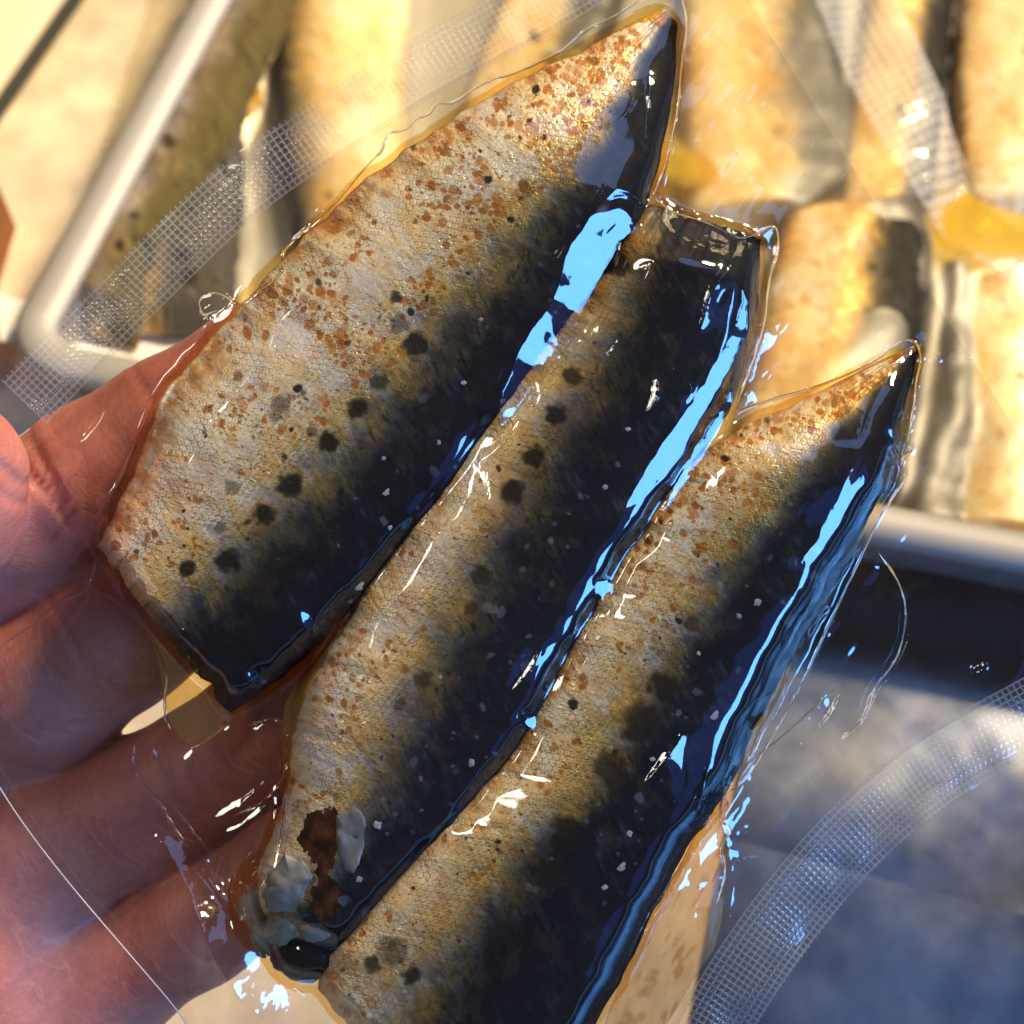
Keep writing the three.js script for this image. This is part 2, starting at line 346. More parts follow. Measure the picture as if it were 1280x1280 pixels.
const shape1 = filletShape([[0, 120, 685, 285, 893], [0.12, 163, 600, 387, 818], [0.25, 205, 497, 482, 720], [0.37, 288, 395, 562, 630], [0.5, 352, 327, 642, 520], [0.62, 438, 242, 702, 422], [0.75, 540, 165, 766, 332], [0.86, 650, 98, 815, 235], [0.94, 745, 54, 840, 125], [1, 828, 8, 846, 28]], 0.0088, 0.025, 0.22);
const shape2 = filletShape([[0, 318, 1158, 400, 1224], [0.07, 322, 1095, 446, 1168], [0.2, 358, 983, 548, 1064], [0.32, 375, 877, 640, 958], [0.45, 442, 755, 712, 841], [0.57, 525, 631, 776, 722], [0.68, 591, 535, 846, 616], [0.8, 669, 437, 908, 514], [0.9, 744, 352, 944, 402], [1, 810, 252, 950, 296]], 0.0088, 0.07, 0.06);
const shape3 = filletShape([[0, 396, 1238, 600, 1500], [0.1, 411, 1175, 762, 1250], [0.25, 515, 1051, 842, 1092], [0.4, 625, 945, 912, 977], [0.53, 699, 815, 972, 852], [0.66, 775, 691, 1042, 722], [0.78, 843, 597, 1097, 626], [0.88, 921, 537, 1122, 546], [0.95, 1030, 488, 1137, 484], [1, 1140, 430, 1148, 438]], 0.0088, 0.03, 0.2);

const tint = {};
{
  const o1 = blobField([...scatter(2200, shape1, 0.02, 0.55, 0.2, 0.97, 1, 6.5, (s, t) => (1.1 - s * 1.1) * sstep(0.15, 0.45, t)), ...scatter(360, shape1, 0.02, 0.5, 0, 0.35, 0.9, 4.5)]);
  const d1 = blobField([[352, 505, 14, 0.5], [362, 606, 17], [446, 511, 14], [410, 552, 13], [474, 478, 12, 0.7], [520, 432, 17], [286, 700, 16], [234, 711, 12], [330, 642, 14], [275, 660, 8, 0.5], [290, 610, 11, 0.4], [372, 486, 6], [494, 372, 8, 0.8], [500, 405, 12, 0.5], [655, 237, 12, 0.35], [610, 225, 6], [775, 140, 6], [670, 112, 6], [515, 182, 5], [345, 520, 9, 0.4], [298, 470, 7, 0.5], [390, 540, 7, 0.5],
    ...scatter(60, shape1, 0.1, 0.6, 0.03, 0.9, 2, 4.5)]);
  tint.a = blobField(scatter(70, shape1, 0.65, 0.98, 0.1, 0.8, 2, 7));
  const g = held(thing('sardine_fillet', 'largest fillet with a broad orange speckled belly, upper left in the held bag', 'fish fillet', { group: 'fish fillets sealed in the held bag' }));
  tint.g1 = g;
  tint.at1 = makeFillet(g, shape1, onBag, sardine({ belly: table1([[0, 0.5], [0.12, 0.55], [0.3, 0.62], [0.5, 0.6], [0.65, 0.63], [0.8, 0.6], [0.9, 0.55], [1, 0.5]]), orange: o1, dark: d1, dots: tint.a, silver: 0.7, gold: 0.9 }), 560, 1200, 170, 460);
}
{
  const o2 = blobField(scatter(420, shape2, 0.02, 0.4, 0.05, 0.62, 1, 4.5));
  const d2 = blobField([[640, 615, 16], [668, 570, 15], [694, 518, 14], [602, 720, 14, 0.7], [530, 850, 12, 0.6], [715, 470, 13, 0.8], [590, 760, 9, 0.6], [770, 330, 18, 0.7], [500, 880, 8, 0.5], ...scatter(120, shape2, 0.2, 0.95, 0.05, 0.95, 1.5, 5)]);
  tint.b = blobField(scatter(90, shape2, 0.45, 0.95, 0.05, 0.7, 2, 8));
  const g = held(thing('sardine_fillet', 'narrow dark fillet with torn skin at its lower end, middle of the held bag', 'fish fillet', { group: 'fish fillets sealed in the held bag' }));
  tint.g2 = g;
  const base = sardine({ belly: table1([[0, 0.25], [0.1, 0.5], [0.25, 0.52], [0.38, 0.48], [0.5, 0.44], [0.62, 0.4], [0.75, 0.34], [0.88, 0.24], [0.95, 0.2], [1, 0.1]]), edge: 0.22, orange: o2, dark: d2, dots: tint.b, silver: 0.9, gold: 0.8, backTone: 1.15, seedOff: 3 });
  const holePoly = [[384, 1016], [422, 1013], [426, 1054], [412, 1097], [431, 1116], [406, 1165], [387, 1135], [397, 1085], [372, 1051]];
  tint.at2 = makeFillet(g, shape2, onBag, (s, t, x, y) => {
    const p = base(s, t, x, y), n = fbm(x / 11, y / 11, 4), h = inPoly(holePoly, x + 14 * (fbm(x / 9, y / 9 + 50, 3) - 0.5), y + 14 * (fbm(x / 9 + 20, y / 9, 3) - 0.5)) ? 1 : 0;
    p.c = mix3(p.c, mix3([38, 20, 10], [104, 58, 32], clamp(1.8 * fbm(x / 12, y / 16, 4) - 0.5)), h); p.m = lerp(p.m, 0, h); p.r = lerp(p.r, 0.25, h); p.b = lerp(p.b, 0.05 + 0.2 * n, h);
    return p;
  }, 420, 1200, 140, 460);
  // flaps of skin that peel off round the hole, and the dark rolled end below them
  const flapMap = (lo, hi) => tex(128, 128, (u, v) => mix3(lo, hi, 0.6 * fbm(u * 22, v * 9, 4) + 0.4 * fbm(u * 5, v * 5, 3)), true);
  const silver = phys({ map: flapMap([92, 90, 86], [196, 190, 178]), metalness: 0.25, roughness: 0.5, specularIntensity: 0.4, bumpMap: tex(128, 128, (u, v) => fbm(u * 30, v * 9, 3)), bumpScale: 0.0003 });
  const pale = phys({ map: flapMap([104, 98, 80], [170, 158, 130]), metalness: 0.1, roughness: 0.55, specularIntensity: 0.3 });
  const rolled = phys({ map: flapMap([16, 15, 14], [52, 48, 44]), roughness: 0.6, specularIntensity: 0.25, bumpMap: tex(128, 128, (u, v) => fbm(u * 16, v * 16, 4)), bumpScale: 0.0008 });
  for (const [poly, lift, dome, m] of [
    [[[297, 1144], [300, 1122], [325, 1107], [336, 1135], [325, 1163]], 0.0028, 0.001, pale], [[[356, 1066], [400, 1085], [388, 1112], [378, 1137], [332, 1134], [331, 1104]], 0.0076, 0.0012, silver],
    [[[337, 1141], [375, 1133], [378, 1160], [350, 1182], [330, 1172]], 0.0052, 0.0012, pale], [[[375, 1150], [397, 1147], [414, 1170], [381, 1176]], 0.0066, 0.0008, silver],
    [[[420, 1018], [446, 1010], [458, 1040], [440, 1090], [424, 1070]], 0.0086, 0.0004, silver], [[[308, 1165], [328, 1160], [342, 1190], [325, 1196]], 0.0012, 0.0012, pale],
    [[[340, 1180], [372, 1168], [410, 1172], [428, 1190], [420, 1214], [392, 1228], [358, 1222], [340, 1204]], 0.0012, 0.0038, rolled]]) {
    const c = spline([...poly, poly[0]], 48), mx = poly.reduce((q, p) => q + p[0] / poly.length, 0), my = poly.reduce((q, p) => q + p[1] / poly.length, 0);
    const at = (u, v, drop) => { const p = c[Math.round(u * 48)], k = v * (1 + (dome > 0.004 ? 0.08 : 0.3) * (fbm(p[0] / 7, p[1] / 7, 3) - 0.5)), x = mx + (p[0] - mx) * k, y = my + (p[1] - my) * k; return onBag(x, y, lift + dome * Math.sqrt(1.0001 - v * v) + 0.0009 * (fbm(x / 30 + 4, y / 30, 3) - 0.5) - drop); };
    const q = part('torn_skin', gridGeo(48, 14, (u, v) => at(u, v, 0)), m, g);
    q.geometry.attributes.uv.array.forEach((_, i, arr) => { if (i % 2 === 0) { const P = q.geometry.attributes.position; arr[i] = P.getX(i / 2) * 120; arr[i + 1] = P.getY(i / 2) * 120; } });
  }
}
{
  const o3 = blobField([...scatter(950, shape3, 0.02, 0.55, 0.5, 0.97, 0.9, 6.2, (s) => 1.2 - s), ...scatter(520, shape3, 0.02, 0.5, 0, 0.6, 0.9, 5.5, (s) => 1.1 - s)]);
  const d3 = blobField([[830, 858, 20], [800, 905, 26, 0.8], [760, 960, 22, 0.7], [710, 1040, 22, 0.8], [690, 1090, 20, 0.8], [640, 1170, 18, 0.6], [716, 880, 7], [866, 780, 12, 0.5], [890, 720, 12, 0.3], [490, 1190, 20, 0.5], [465, 1205, 12, 0.8], [514, 1220, 12, 0.9], ...scatter(50, shape3, 0.05, 0.5, 0.03, 0.9, 2, 4.5)]);
  tint.c = blobField(scatter(90, shape3, 0.5, 0.95, 0.1, 0.8, 2, 7));
  const g = held(thing('sardine_fillet', 'long fillet with a golden belly and dark back, lowest and rightmost in the held bag', 'fish fillet', { group: 'fish fillets sealed in the held bag' }));
  tint.g3 = g;
  tint.at3 = makeFillet(g, shape3, onBag, sardine({ belly: table1([[0, 0.42], [0.12, 0.45], [0.25, 0.46], [0.4, 0.48], [0.55, 0.52], [0.7, 0.55], [0.85, 0.6], [1, 0.6]]), orange: o3, dark: d3, dots: tint.c, silver: 0.35, gold: 1, seedOff: 7 }), 520, 1200, 170, 460);
}
// pale crumbs stuck to the dark backs
{
  const white = std({ color: lin(0.3, 0.3, 0.31), roughness: 0.7 });
  const crumb = new THREE.IcosahedronGeometry(1, 1);
  { const p = crumb.attributes.position; for (let i = 0; i < p.count; i++) { const x = p.getX(i), y = p.getY(i), z = p.getZ(i), k = 0.35 + 1.1 * vn(x * 3 + 7, y * 3 + z * 2.3 + 5); p.setXYZ(i, x * k * 1.1, y * k * 0.7, z * k * 0.25); } crumb.computeVertexNormals(); }
  const put = (g, at, s, t, r) => { const p = at(s, t), m = part('crumb', crumb, white, g); m.position.copy(p); m.scale.setScalar(r * 0.75); m.rotation.z = s * 40; };
  for (const [s, t, r] of [[0.83, 0.42, 0.0005], [0.8, 0.33, 0.0007], [0.9, 0.3, 0.0005], [0.95, 0.22, 0.001], [0.97, 0.2, 0.0006], [0.72, 0.36, 0.0004], [0.78, 0.5, 0.0005], [0.7, 0.58, 0.0004]]) put(tint.g1, tint.at1, s, t, r);
  for (const [s, t, r] of [[0.83, 0.31, 0.0008], [0.6, 0.2, 0.0008], [0.72, 0.13, 0.0006], [0.7, 0.66, 0.0005], [0.5, 0.4, 0.0004], [0.62, 0.74, 0.0005]]) put(tint.g2, tint.at2, s, t, r);
  for (const [s, t, r] of [[0.72, 0.62, 0.0007], [0.68, 0.6, 0.0005], [0.8, 0.48, 0.0009], [0.62, 0.42, 0.0005], [0.75, 0.3, 0.0006], [0.8, 0.25, 0.0009], [0.78, 0.22, 0.0006], [0.6, 0.55, 0.0004]]) put(tint.g3, tint.at3, s, t, r);
}

// ------------------------------------------------------------------ the film of a pack, shrunk over what lies in it
// heights on a raster of picture points (the place() of the pack turns them into metres of the world)
function raster(x0, y0, x1, y1, cell) {
  const W = Math.ceil((x1 - x0) / cell) + 1, H = Math.ceil((y1 - y0) / cell) + 1;
  const r = { x0, y0, cell, W, H, f: new Float32Array(W * H) };
  r.read = (a, x, y) => {
    const u = clamp((x - x0) / cell, 0, W - 1.001), v = clamp((y - y0) / cell, 0, H - 1.001), i = Math.floor(u), j = Math.floor(v), p = u - i, q = v - j, o = j * W + i;
    return lerp(lerp(a[o], a[o + 1], p), lerp(a[o + W], a[o + W + 1], p), q);
  };
  return r;
}
function pressInto(r, shape, ns = 420, nt = 1100) {
  for (let j = 0; j <= nt; j++) for (let i = 0; i <= ns; i++) {
    const s = i / ns, t = j / nt, [x, y] = shape.px(s, t), w = shape.w(s, t), k = (F - w) / F;
    const u = Math.round((x - r.x0) / r.cell), v = Math.round((y - r.y0) / r.cell);
    if (u >= 0 && v >= 0 && u < r.W && v < r.H) { const o = v * r.W + u; if (w > r.f[o]) r.f[o] = w; }
  }
}
function shrink(r, rounds, pull, gap) {
  const { W, H, f } = r, lo = f.slice();
  let a = f.map((x) => x + gap), b = a.slice();
  for (let n = 0; n < rounds; n++) {
    for (let j = 1; j < H - 1; j++) for (let i = 1; i < W - 1; i++) {
      const o = j * W + i, v = 0.25 * (a[o - 1] + a[o + 1] + a[o - W] + a[o + W]) - pull[o];
      b[o] = Math.max(lo[o] + gap, v);
    }
    [a, b] = [b, a];
  }
  return a;
}
const clearFilm = phys({ color: lin(0.985, 0.985, 0.975), transmission: 1, thickness: 0, roughness: 0.045, ior: 2.3, specularIntensity: 0.55 });

// --- the held bag
const CELL = 1.6;
const bagR = raster(-110, -170, 1450, 1450, CELL);
for (const s of [shape1, shape2, shape3]) pressInto(bagR, s);
pressInto(bagR, { px: (s, t) => [384 + 46 * t * Math.cos(s * 6.2832), 1198 + 32 * t * Math.sin(s * 6.2832)], w: (s, t) => 0.0018 + 0.0042 * Math.sqrt(1.0001 - t * t) }, 300, 60);
pressInto(bagR, { px: (s, t) => [340 + 46 * t * Math.cos(s * 6.2832), 1130 + 60 * t * Math.sin(s * 6.2832)], w: (s, t) => 0.0004 + 0.007 * Math.sqrt(1.0001 - t * t) }, 300, 60);
{ // a smooth upper bound of the fish, so that the film lies taut
  const { W, H } = bagR, a = bagR.f, b = a.slice(), c = a.slice();
  for (let j = 2; j < H - 2; j++) for (let i = 2; i < W - 2; i++) { let m = 0; for (let y = -1; y <= 1; y++) for (let x = -1; x <= 1; x++) m = Math.max(m, a[(j + y) * W + i + x]); b[j * W + i] = m; }
  for (let n = 0; n < 26; n++) { for (let j = 1; j < H - 1; j++) for (let i = 1; i < W - 1; i++) { const o = j * W + i; c[o] = 0.25 * (b[o - 1] + b[o + 1] + b[o - W] + b[o + W]); } b.set(c); }
  bagR.skin = a.slice(); bagR.f = b;
}
const solid = bagR.f.slice();
{
  const { W, H } = bagR, pull = new Float32Array(W * H);
  for (let j = 0; j < H; j++) for (let i = 0; i < W; i++) { const x = bagR.x0 + i * CELL, y = bagR.y0 + j * CELL; pull[j * W + i] = 1.1e-5 * (0.5 + 2.4 * Math.pow(fbm(x / 46 + 3, y / 46, 3), 2)); }
  bagR.film = shrink(bagR, 300, pull, 0.0003);
  // gentle rolls of the loose film around the fish
  for (let j = 0; j < H; j++) for (let i = 0; i < W; i++) {
    const o = j * W + i, x = bagR.x0 + i * CELL, y = bagR.y0 + j * CELL, free = 1 - sstep(0.0003, 0.003, bagR.film[o]);
    bagR.film[o] += free * (0.0014 * (fbm(x / 110, y / 110, 3) - 0.4) + 0.0005 * (fbm(across(x, y) / 24, along(x, y) / 90, 2) - 0.5));
  }
}
// where a lamp mirrors: the slope the film needs at a picture point for that lamp to show
const invBag = bagTurn.clone().invert();
function mirrorSlope(name, x, y, w) {
  const p = onBag(x, y, w), l = lampSpots[name].clone().sub(BAG0).applyQuaternion(invBag), e = new THREE.Vector3(0, 0, F);
  const n = l.sub(p).normalize().add(e.sub(p).normalize());
  return [-n.x / n.z, -n.y / n.z];
}
// taut facets that catch the window: outline in picture points, unevenness
const facets = [
  [[[800, 282], [775, 262], [742, 268], [715, 305], [700, 350], [690, 385], [665, 410], [640, 460], [618, 532], [634, 530], [668, 480], [705, 445], [722, 400], [752, 345], [770, 305]], 0.2],
  [[[930, 362], [915, 420], [880, 480], [850, 525], [815, 575], [782, 634], [800, 628], [840, 580], [872, 530], [905, 475], [938, 410]], 0.16],
  [[[916, 470], [905, 500], [870, 560], [826, 640], [838, 632], [884, 566], [915, 505]], 0.08],
  [[[1118, 478], [1100, 510], [1104, 528], [1085, 548], [1062, 590], [1035, 650], [1000, 706], [1014, 702], [1050, 650], [1080, 590], [1098, 552], [1120, 556], [1112, 520]], 0.15],
  [[[744, 726], [752, 752], [766, 756], [768, 730]], 0.05], [[[654, 890], [660, 912], [672, 916], [668, 898]], 0.05],
  [[[200, 1048], [262, 1075], [310, 1150], [345, 1212], [440, 1295], [500, 1335], [400, 1335], [300, 1250], [265, 1190], [235, 1110]], 0.5],
  [[[346, 900], [353, 900], [358, 950], [354, 962]], 0.12],
  [[[190, 728], [206, 742], [232, 790], [228, 798], [205, 760]], 0.1], [[[376, 768], [388, 764], [392, 788], [384, 786]], 0.3], [[[312, 838], [328, 836], [336, 852], [324, 862]], 0.3],
  [[[756, 252], [770, 236], [806, 250], [790, 256], [778, 246]], 0.2],
];
// thin creases that glint: picture points along them, half width in points, height in metres
const creases = [
  [[[735, 155], [752, 132], [772, 112], [786, 106], [789, 118], [782, 138], [764, 156]], 2.4, 0.00032],
  [[[811, 92], [809, 120], [812, 140], [808, 170]], 2.2, 0.0003],
  [[[755, 232], [735, 265], [712, 290], [690, 330], [664, 376]], 2.6, 0.00034],
  [[[776, 302], [762, 345], [740, 400], [722, 430], [700, 450]], 2, 0.00028],
  [[[921, 298], [908, 330], [885, 365], [874, 410]], 3.2, 0.0004],
  [[[808, 514], [818, 492], [820, 470], [835, 464], [848, 482], [862, 484]], 4, 0.00045],
  [[[1138, 445], [1112, 460], [1090, 500], [1074, 546]], 2.4, 0.0003],
  [[[740, 468], [755, 448], [772, 425]], 1.8, 0.0002], [[[797, 335], [825, 328], [848, 326]], 1.8, 0.0002],
  [[[180, 722], [200, 740], [215, 770], [232, 796]], 2.4, 0.00032],
  [[[678, 800], [665, 828], [640, 862]], 2.6, 0.0003], [[[700, 846], [690, 868]], 2.2, 0.00025],
  [[[850, 918], [832, 942], [806, 976]], 3.4, 0.0004], [[[884, 960], [876, 985], [870, 1010]], 1.6, 0.0002],
  [[[1030, 872], [1000, 900], [972, 925], [945, 948]], 3.4, 0.0005],
  [[[1128, 752], [1133, 790], [1118, 830], [1092, 865], [1080, 895], [1050, 925]], 3.2, 0.0005],
  [[[330, 905], [310, 912], [285, 908], [278, 918]], 2.6, 0.0004], [[[322, 912], [306, 930], [292, 932]], 2, 0.0003],
  [[[88, 832], [74, 866], [70, 790]], 2, 0.0003], [[[112, 738], [95, 770], [72, 795]], 2.2, 0.0003],
  [[[10, 805], [30, 836], [46, 856]], 2.4, 0.0004], [[[90, 918], [108, 938], [122, 955]], 2, 0.0003],
  [[[172, 930], [176, 965], [195, 990], [212, 1020], [240, 1062], [258, 1075]], 4, 0.0009],
  [[[163, 985], [176, 1010], [192, 1036]], 2, 0.0004], [[[405, 1150], [380, 1150]], 2, 0.0002],
  [[[590, 575], [602, 592], [612, 612]], 2, 0.0003], [[[608, 590], [612, 624]], 1.6, 0.0003],
  [[[340, 1035], [345, 1000], [338, 960]], 2, 0.0003], [[[340, 1100], [352, 1040]], 1.8, 0.0002],
  [[[890, 1000], [898, 1030], [905, 1060], [912, 1100], [905, 1160]], 3, 0.0007], [[[872, 1050], [868, 1110], [862, 1160]], 3, 0.0004],
  [[[862, 20], [852, 60], [846, 110], [835, 170], [818, 232], [806, 262]], 3, 0.0006],
  [[[818, 240], [845, 262], [890, 275], [930, 296], [950, 290], [968, 280], [972, 300], [958, 350], [956, 400], [938, 460], [925, 505]], 3, 0.0006],
  [[[800, 2], [760, 20], [700, 62], [640, 90], [600, 106], [556, 130], [540, 124], [520, 150], [490, 152], [480, 180], [450, 214], [410, 262], [370, 296], [352, 318], [352, 336]], 3, 0.0006],
  [[[925, 512], [960, 500], [1030, 480], [1090, 450], [1140, 425], [1150, 440], [1142, 480], [1135, 540], [1128, 580], [1122, 600]], 3, 0.0006],
  [[[1132, 545], [1140, 560], [1124, 578], [1128, 596], [1100, 640], [1078, 690], [1040, 770], [1000, 850], [960, 920], [925, 975], [905, 990]], 3, 0.0006],
  [[[250, 372], [270, 366], [290, 380], [270, 400], [250, 390], [262, 380]], 3, 0.0005], [[[294, 378], [320, 360], [345, 345]], 3, 0.0005],
  [[[905, 985], [895, 1012], [870, 1050], [838, 1108], [806, 1160], [786, 1210], [772, 1260]], 3, 0.0005],
  [[[205, 925], [225, 950], [245, 930], [262, 905]], 2.4, 0.0004], [[[200, 835], [212, 870], [206, 905], [225, 925]], 2.6, 0.0005],
  [[[110, 725], [140, 745], [172, 775], [190, 800], [210, 850]], 3, 0.0006], [[[128, 690], [118, 715], [112, 736]], 2.4, 0.0004], [[[20, 790], [60, 768], [110, 736]], 2.4, 0.0003],
  [[[225, 1045], [270, 1020], [320, 985], [345, 955]], 2.4, 0.0004], [[[246, 1050], [300, 1030], [352, 985]], 2, 0.0004], [[[282, 1010], [300, 1000], [296, 1012]], 2, 0.0003],
  [[[130, 1000], [142, 1012], [152, 1004]], 1.6, 0.0002], [[[240, 1075], [280, 1130], [305, 1170]], 2.2, 0.0005], [[[905, 1080], [945, 1070], [1000, 1085], [1030, 1090]], 2.4, 0.0004],
  [[[1000, 930], [1030, 900], [1046, 870], [1040, 850]], 2, 0.0003], [[[925, 1045], [980, 1010], [1040, 960]], 2.6, 0.0003], [[[1080, 690], [1120, 730], [1128, 752]], 1.6, 0.0002],
  [[[1185, 448], [1200, 436], [1210, 446]], 2.2, 0.0003], [[[1150, 455], [1180, 446]], 2, 0.0003], [[[1215, 838], [1232, 832]], 3, 0.0004],
];
{
  const { W, H, film } = bagR, gx = new Float32Array(W * H), gy = new Float32Array(W * H), X = (i) => bagR.x0 + i * CELL, Y = (j) => bagR.y0 + j * CELL, d = CELL * S;
  // creases first, straight into the heights
  const crease = new Float32Array(W * H);
  for (const [pts, half, h] of creases) {
    const line = spline(pts, Math.ceil(pts.length * 30)), n = line.length, rr = Math.ceil(half * 3 / CELL);
    line.forEach(([x, y], k) => {
      const taper = Math.pow(Math.sin(Math.PI * (k + 0.5) / n), 0.4) * (0.55 + 0.8 * vn(x / 13, y / 13)), cx = (x - bagR.x0) / CELL, cy = (y - bagR.y0) / CELL;
      for (let j = Math.floor(cy) - rr; j <= cy + rr; j++) for (let i = Math.floor(cx) - rr; i <= cx + rr; i++) {
        if (i < 0 || j < 0 || i >= W || j >= H) continue;
        const q = h * taper * Math.exp(-(((i - cx) ** 2 + (j - cy) ** 2) * CELL * CELL) / (half * half * 1.6));
        if (q > crease[j * W + i]) crease[j * W + i] = q;
      }
    });
  }
  const pushed = new Uint8Array(W * H), mask = new Float32Array(W * H), rough = new Float32Array(W * H), which = ['', 'window', 'ceiling_lamp', 'heat_lamp'];
  for (const [poly, u] of facets) {
    const xs = poly.map((p) => p[0]), ys = poly.map((p) => p[1]);
    for (let j = Math.floor((Math.min(...ys) - bagR.y0) / CELL); j <= (Math.max(...ys) - bagR.y0) / CELL; j++) for (let i = Math.floor((Math.min(...xs) - bagR.x0) / CELL); i <= (Math.max(...xs) - bagR.x0) / CELL; i++) {
      if (i < 0 || j < 0 || i >= W || j >= H) continue;
      const x = X(i) + 6 * (fbm(X(i) / 14, Y(j) / 14, 2) - 0.5), y = Y(j) + 6 * (fbm(X(i) / 14 + 9, Y(j) / 14, 2) - 0.5);
      if (inPoly(poly, x, y)) { mask[j * W + i] = 1; rough[j * W + i] = u; }
    }
  }
  for (const [pts, half, h, to = 2] of creases) {
    const line = spline(pts, Math.ceil(pts.length * 40)), n = line.length;
    line.forEach(([x, y], k) => {
      const r = half * (0.35 + 0.75 * Math.sin(Math.PI * (k + 0.5) / n)) * (0.7 + 0.6 * vn(x / 9, y / 9)), rr = Math.ceil(r / CELL);
      const cx = Math.round((x - bagR.x0) / CELL), cy = Math.round((y - bagR.y0) / CELL);
      for (let j = cy - rr; j <= cy + rr; j++) for (let i = cx - rr; i <= cx + rr; i++) if (i > 1 && j > 1 && i < W - 2 && j < H - 2 && Math.hypot(i - cx, j - cy) * CELL <= r && to) { mask[j * W + i] = to; rough[j * W + i] = 0.012; }
    });
  }
  for (let j = 1; j < H - 1; j++) for (let i = 1; i < W - 1; i++) {
    const o = j * W + i, x = X(i), y = Y(j);
    let a = (film[o + 1] - film[o - 1]) / (2 * d), b = -(film[o + W] - film[o - W]) / (2 * d);   // b: up the picture
    const push = (name, rad) => {  const [p, q] = mirrorSlope(name, x, y, film[o]), u = a + p * -1, v = b + q * -1, l = Math.hypot(u, v) || 1e-6; if (l < rad) { pushed[o] = 1; const k = lerp(rad, l, (l / rad) ** 2) / l; a = p + u * k; b = q + v * k; } };
    if (mask[o]) {
      const [p, q] = mirrorSlope(which[mask[o]], x, y, film[o]), u = rough[o];
      const big = u >= 0.4 ? 0.2 : 1.5, fine = u >= 0.4 ? 0.22 : 0;
      a = p + u * (big * (fbm(x / 22, y / 22, 3) - 0.5) + fine * (vn(x / 3, y / 3) - 0.5)); b = q + u * (big * (fbm(x / 22 + 31, y / 22, 3) - 0.5) + fine * (vn(x / 3 + 9, y / 3) - 0.5));
    } else {
      const steep = Math.hypot(solid[o + 4] - solid[o - 4], solid[o + 4 * W] - solid[o - 4 * W]) / (8 * d) > 0.42 || (solid[o] < 0.003 && film[o] > 0.0004);
      if (!steep) push('window', 0.25); push('ceiling_lamp', 0.14); push('heat_lamp', 0.16); push('cool_panel', 0.19); }
    gx[o] = a; gy[o] = b;
  }
  // heights whose slopes are those: relax, never through the fish; then ask for what is still missing of the facets
  const f = film, hx = gx.slice(), hy = gy.slice();
  for (let turn = 0; turn < 5; turn++) {
    for (let n = 0; n < 66; n++) for (let odd = 0; odd < 2; odd++) for (let j = 1; j < H - 1; j++) for (let i = 1 + ((j + odd) & 1); i < W - 1; i += 2) {
      const o = j * W + i;
      const div = (hx[o + 1] - hx[o - 1]) / 2 * d - (hy[o + W] - hy[o - W]) / 2 * d, v = 0.25 * (f[o - 1] + f[o + 1] + f[o - W] + f[o + W] - div);
      f[o] = Math.max(solid[o] > 0.0002 ? solid[o] + 0.00012 : -0.002, f[o] + 1.75 * (v - f[o]));
    }
    if (turn < 4) for (let o = W; o < W * H - W; o++) if (mask[o] || pushed[o]) {
      hx[o] += 0.8 * clamp(gx[o] - (f[o + 1] - f[o - 1]) / (2 * d), -0.6, 0.6); hy[o] += 0.8 * clamp(gy[o] + (f[o + W] - f[o - W]) / (2 * d), -0.6, 0.6);
    }
  }
  for (let o = 0; o < W * H; o++) if (!mask[o]) f[o] += crease[o] * 0.2;
}
// the outline of the bag: the two sealed sides and the end at the thumb
const sideA = tableN([[0, 52, 524], [0.1, 134, 440], [0.2, 222, 352], [0.32, 318, 262], [0.44, 427, 186], [0.56, 544, 112], [0.68, 634, 62], [0.84, 736, 4], [1, 880, -90]]);
const sideB = tableN([[0, 790, 1390], [0.14, 860, 1260], [0.28, 935, 1145], [0.45, 1030, 1030], [0.65, 1140, 935], [0.85, 1270, 860], [1, 1420, 780]]);
const endE = tableN([[0, 52, 524], [0.12, -30, 600], [0.3, -62, 800], [0.45, 0, 985], [0.68, 215, 1255], [0.8, 340, 1392], [1, 790, 1390]]);
function bagPx(a, b) {
  const A = sideA(a), B = sideB(a), A0 = sideA(0), B0 = sideB(0), e = endE(b), k = Math.pow(1 - a, 3.5);
  return [lerp(A[0], B[0], b) + k * (e[0] - lerp(A0[0], B0[0], b)), lerp(A[1], B[1], b) + k * (e[1] - lerp(A0[1], B0[1], b))];
}
const bag = held(thing('vacuum_bag', 'clear vacuum bag with ribbed seals, held in the hand around three fish fillets', 'vacuum bag'));
part('front_film', gridGeo(820, 820, (a, b) => { const [x, y] = bagPx(a, b); return onBag(x, y, bagR.read(bagR.film, x, y)); }, true), clearFilm, bag);
part('back_film', gridGeo(80, 80, (a, b) => { const [x, y] = bagPx(a, b); return onBag(x, y, -0.0009); }), clearFilm, bag);
{ // the bag's welded cut end: a fine raised line
  const pts = []; for (let i = 0; i <= 60; i++) { const [x, y] = bagPx(0, 0.02 + 0.96 * i / 60); pts.push(onBag(x, y, bagR.read(bagR.film, x, y) + 0.00006)); }
  part('end_edge', new THREE.TubeGeometry(new THREE.CatmullRomCurve3(pts), 200, 0.00008, 5), phys({ color: lin(0.9, 0.85, 0.85), roughness: 0.25, transmission: 0.4, thickness: 0 }), bag);
}
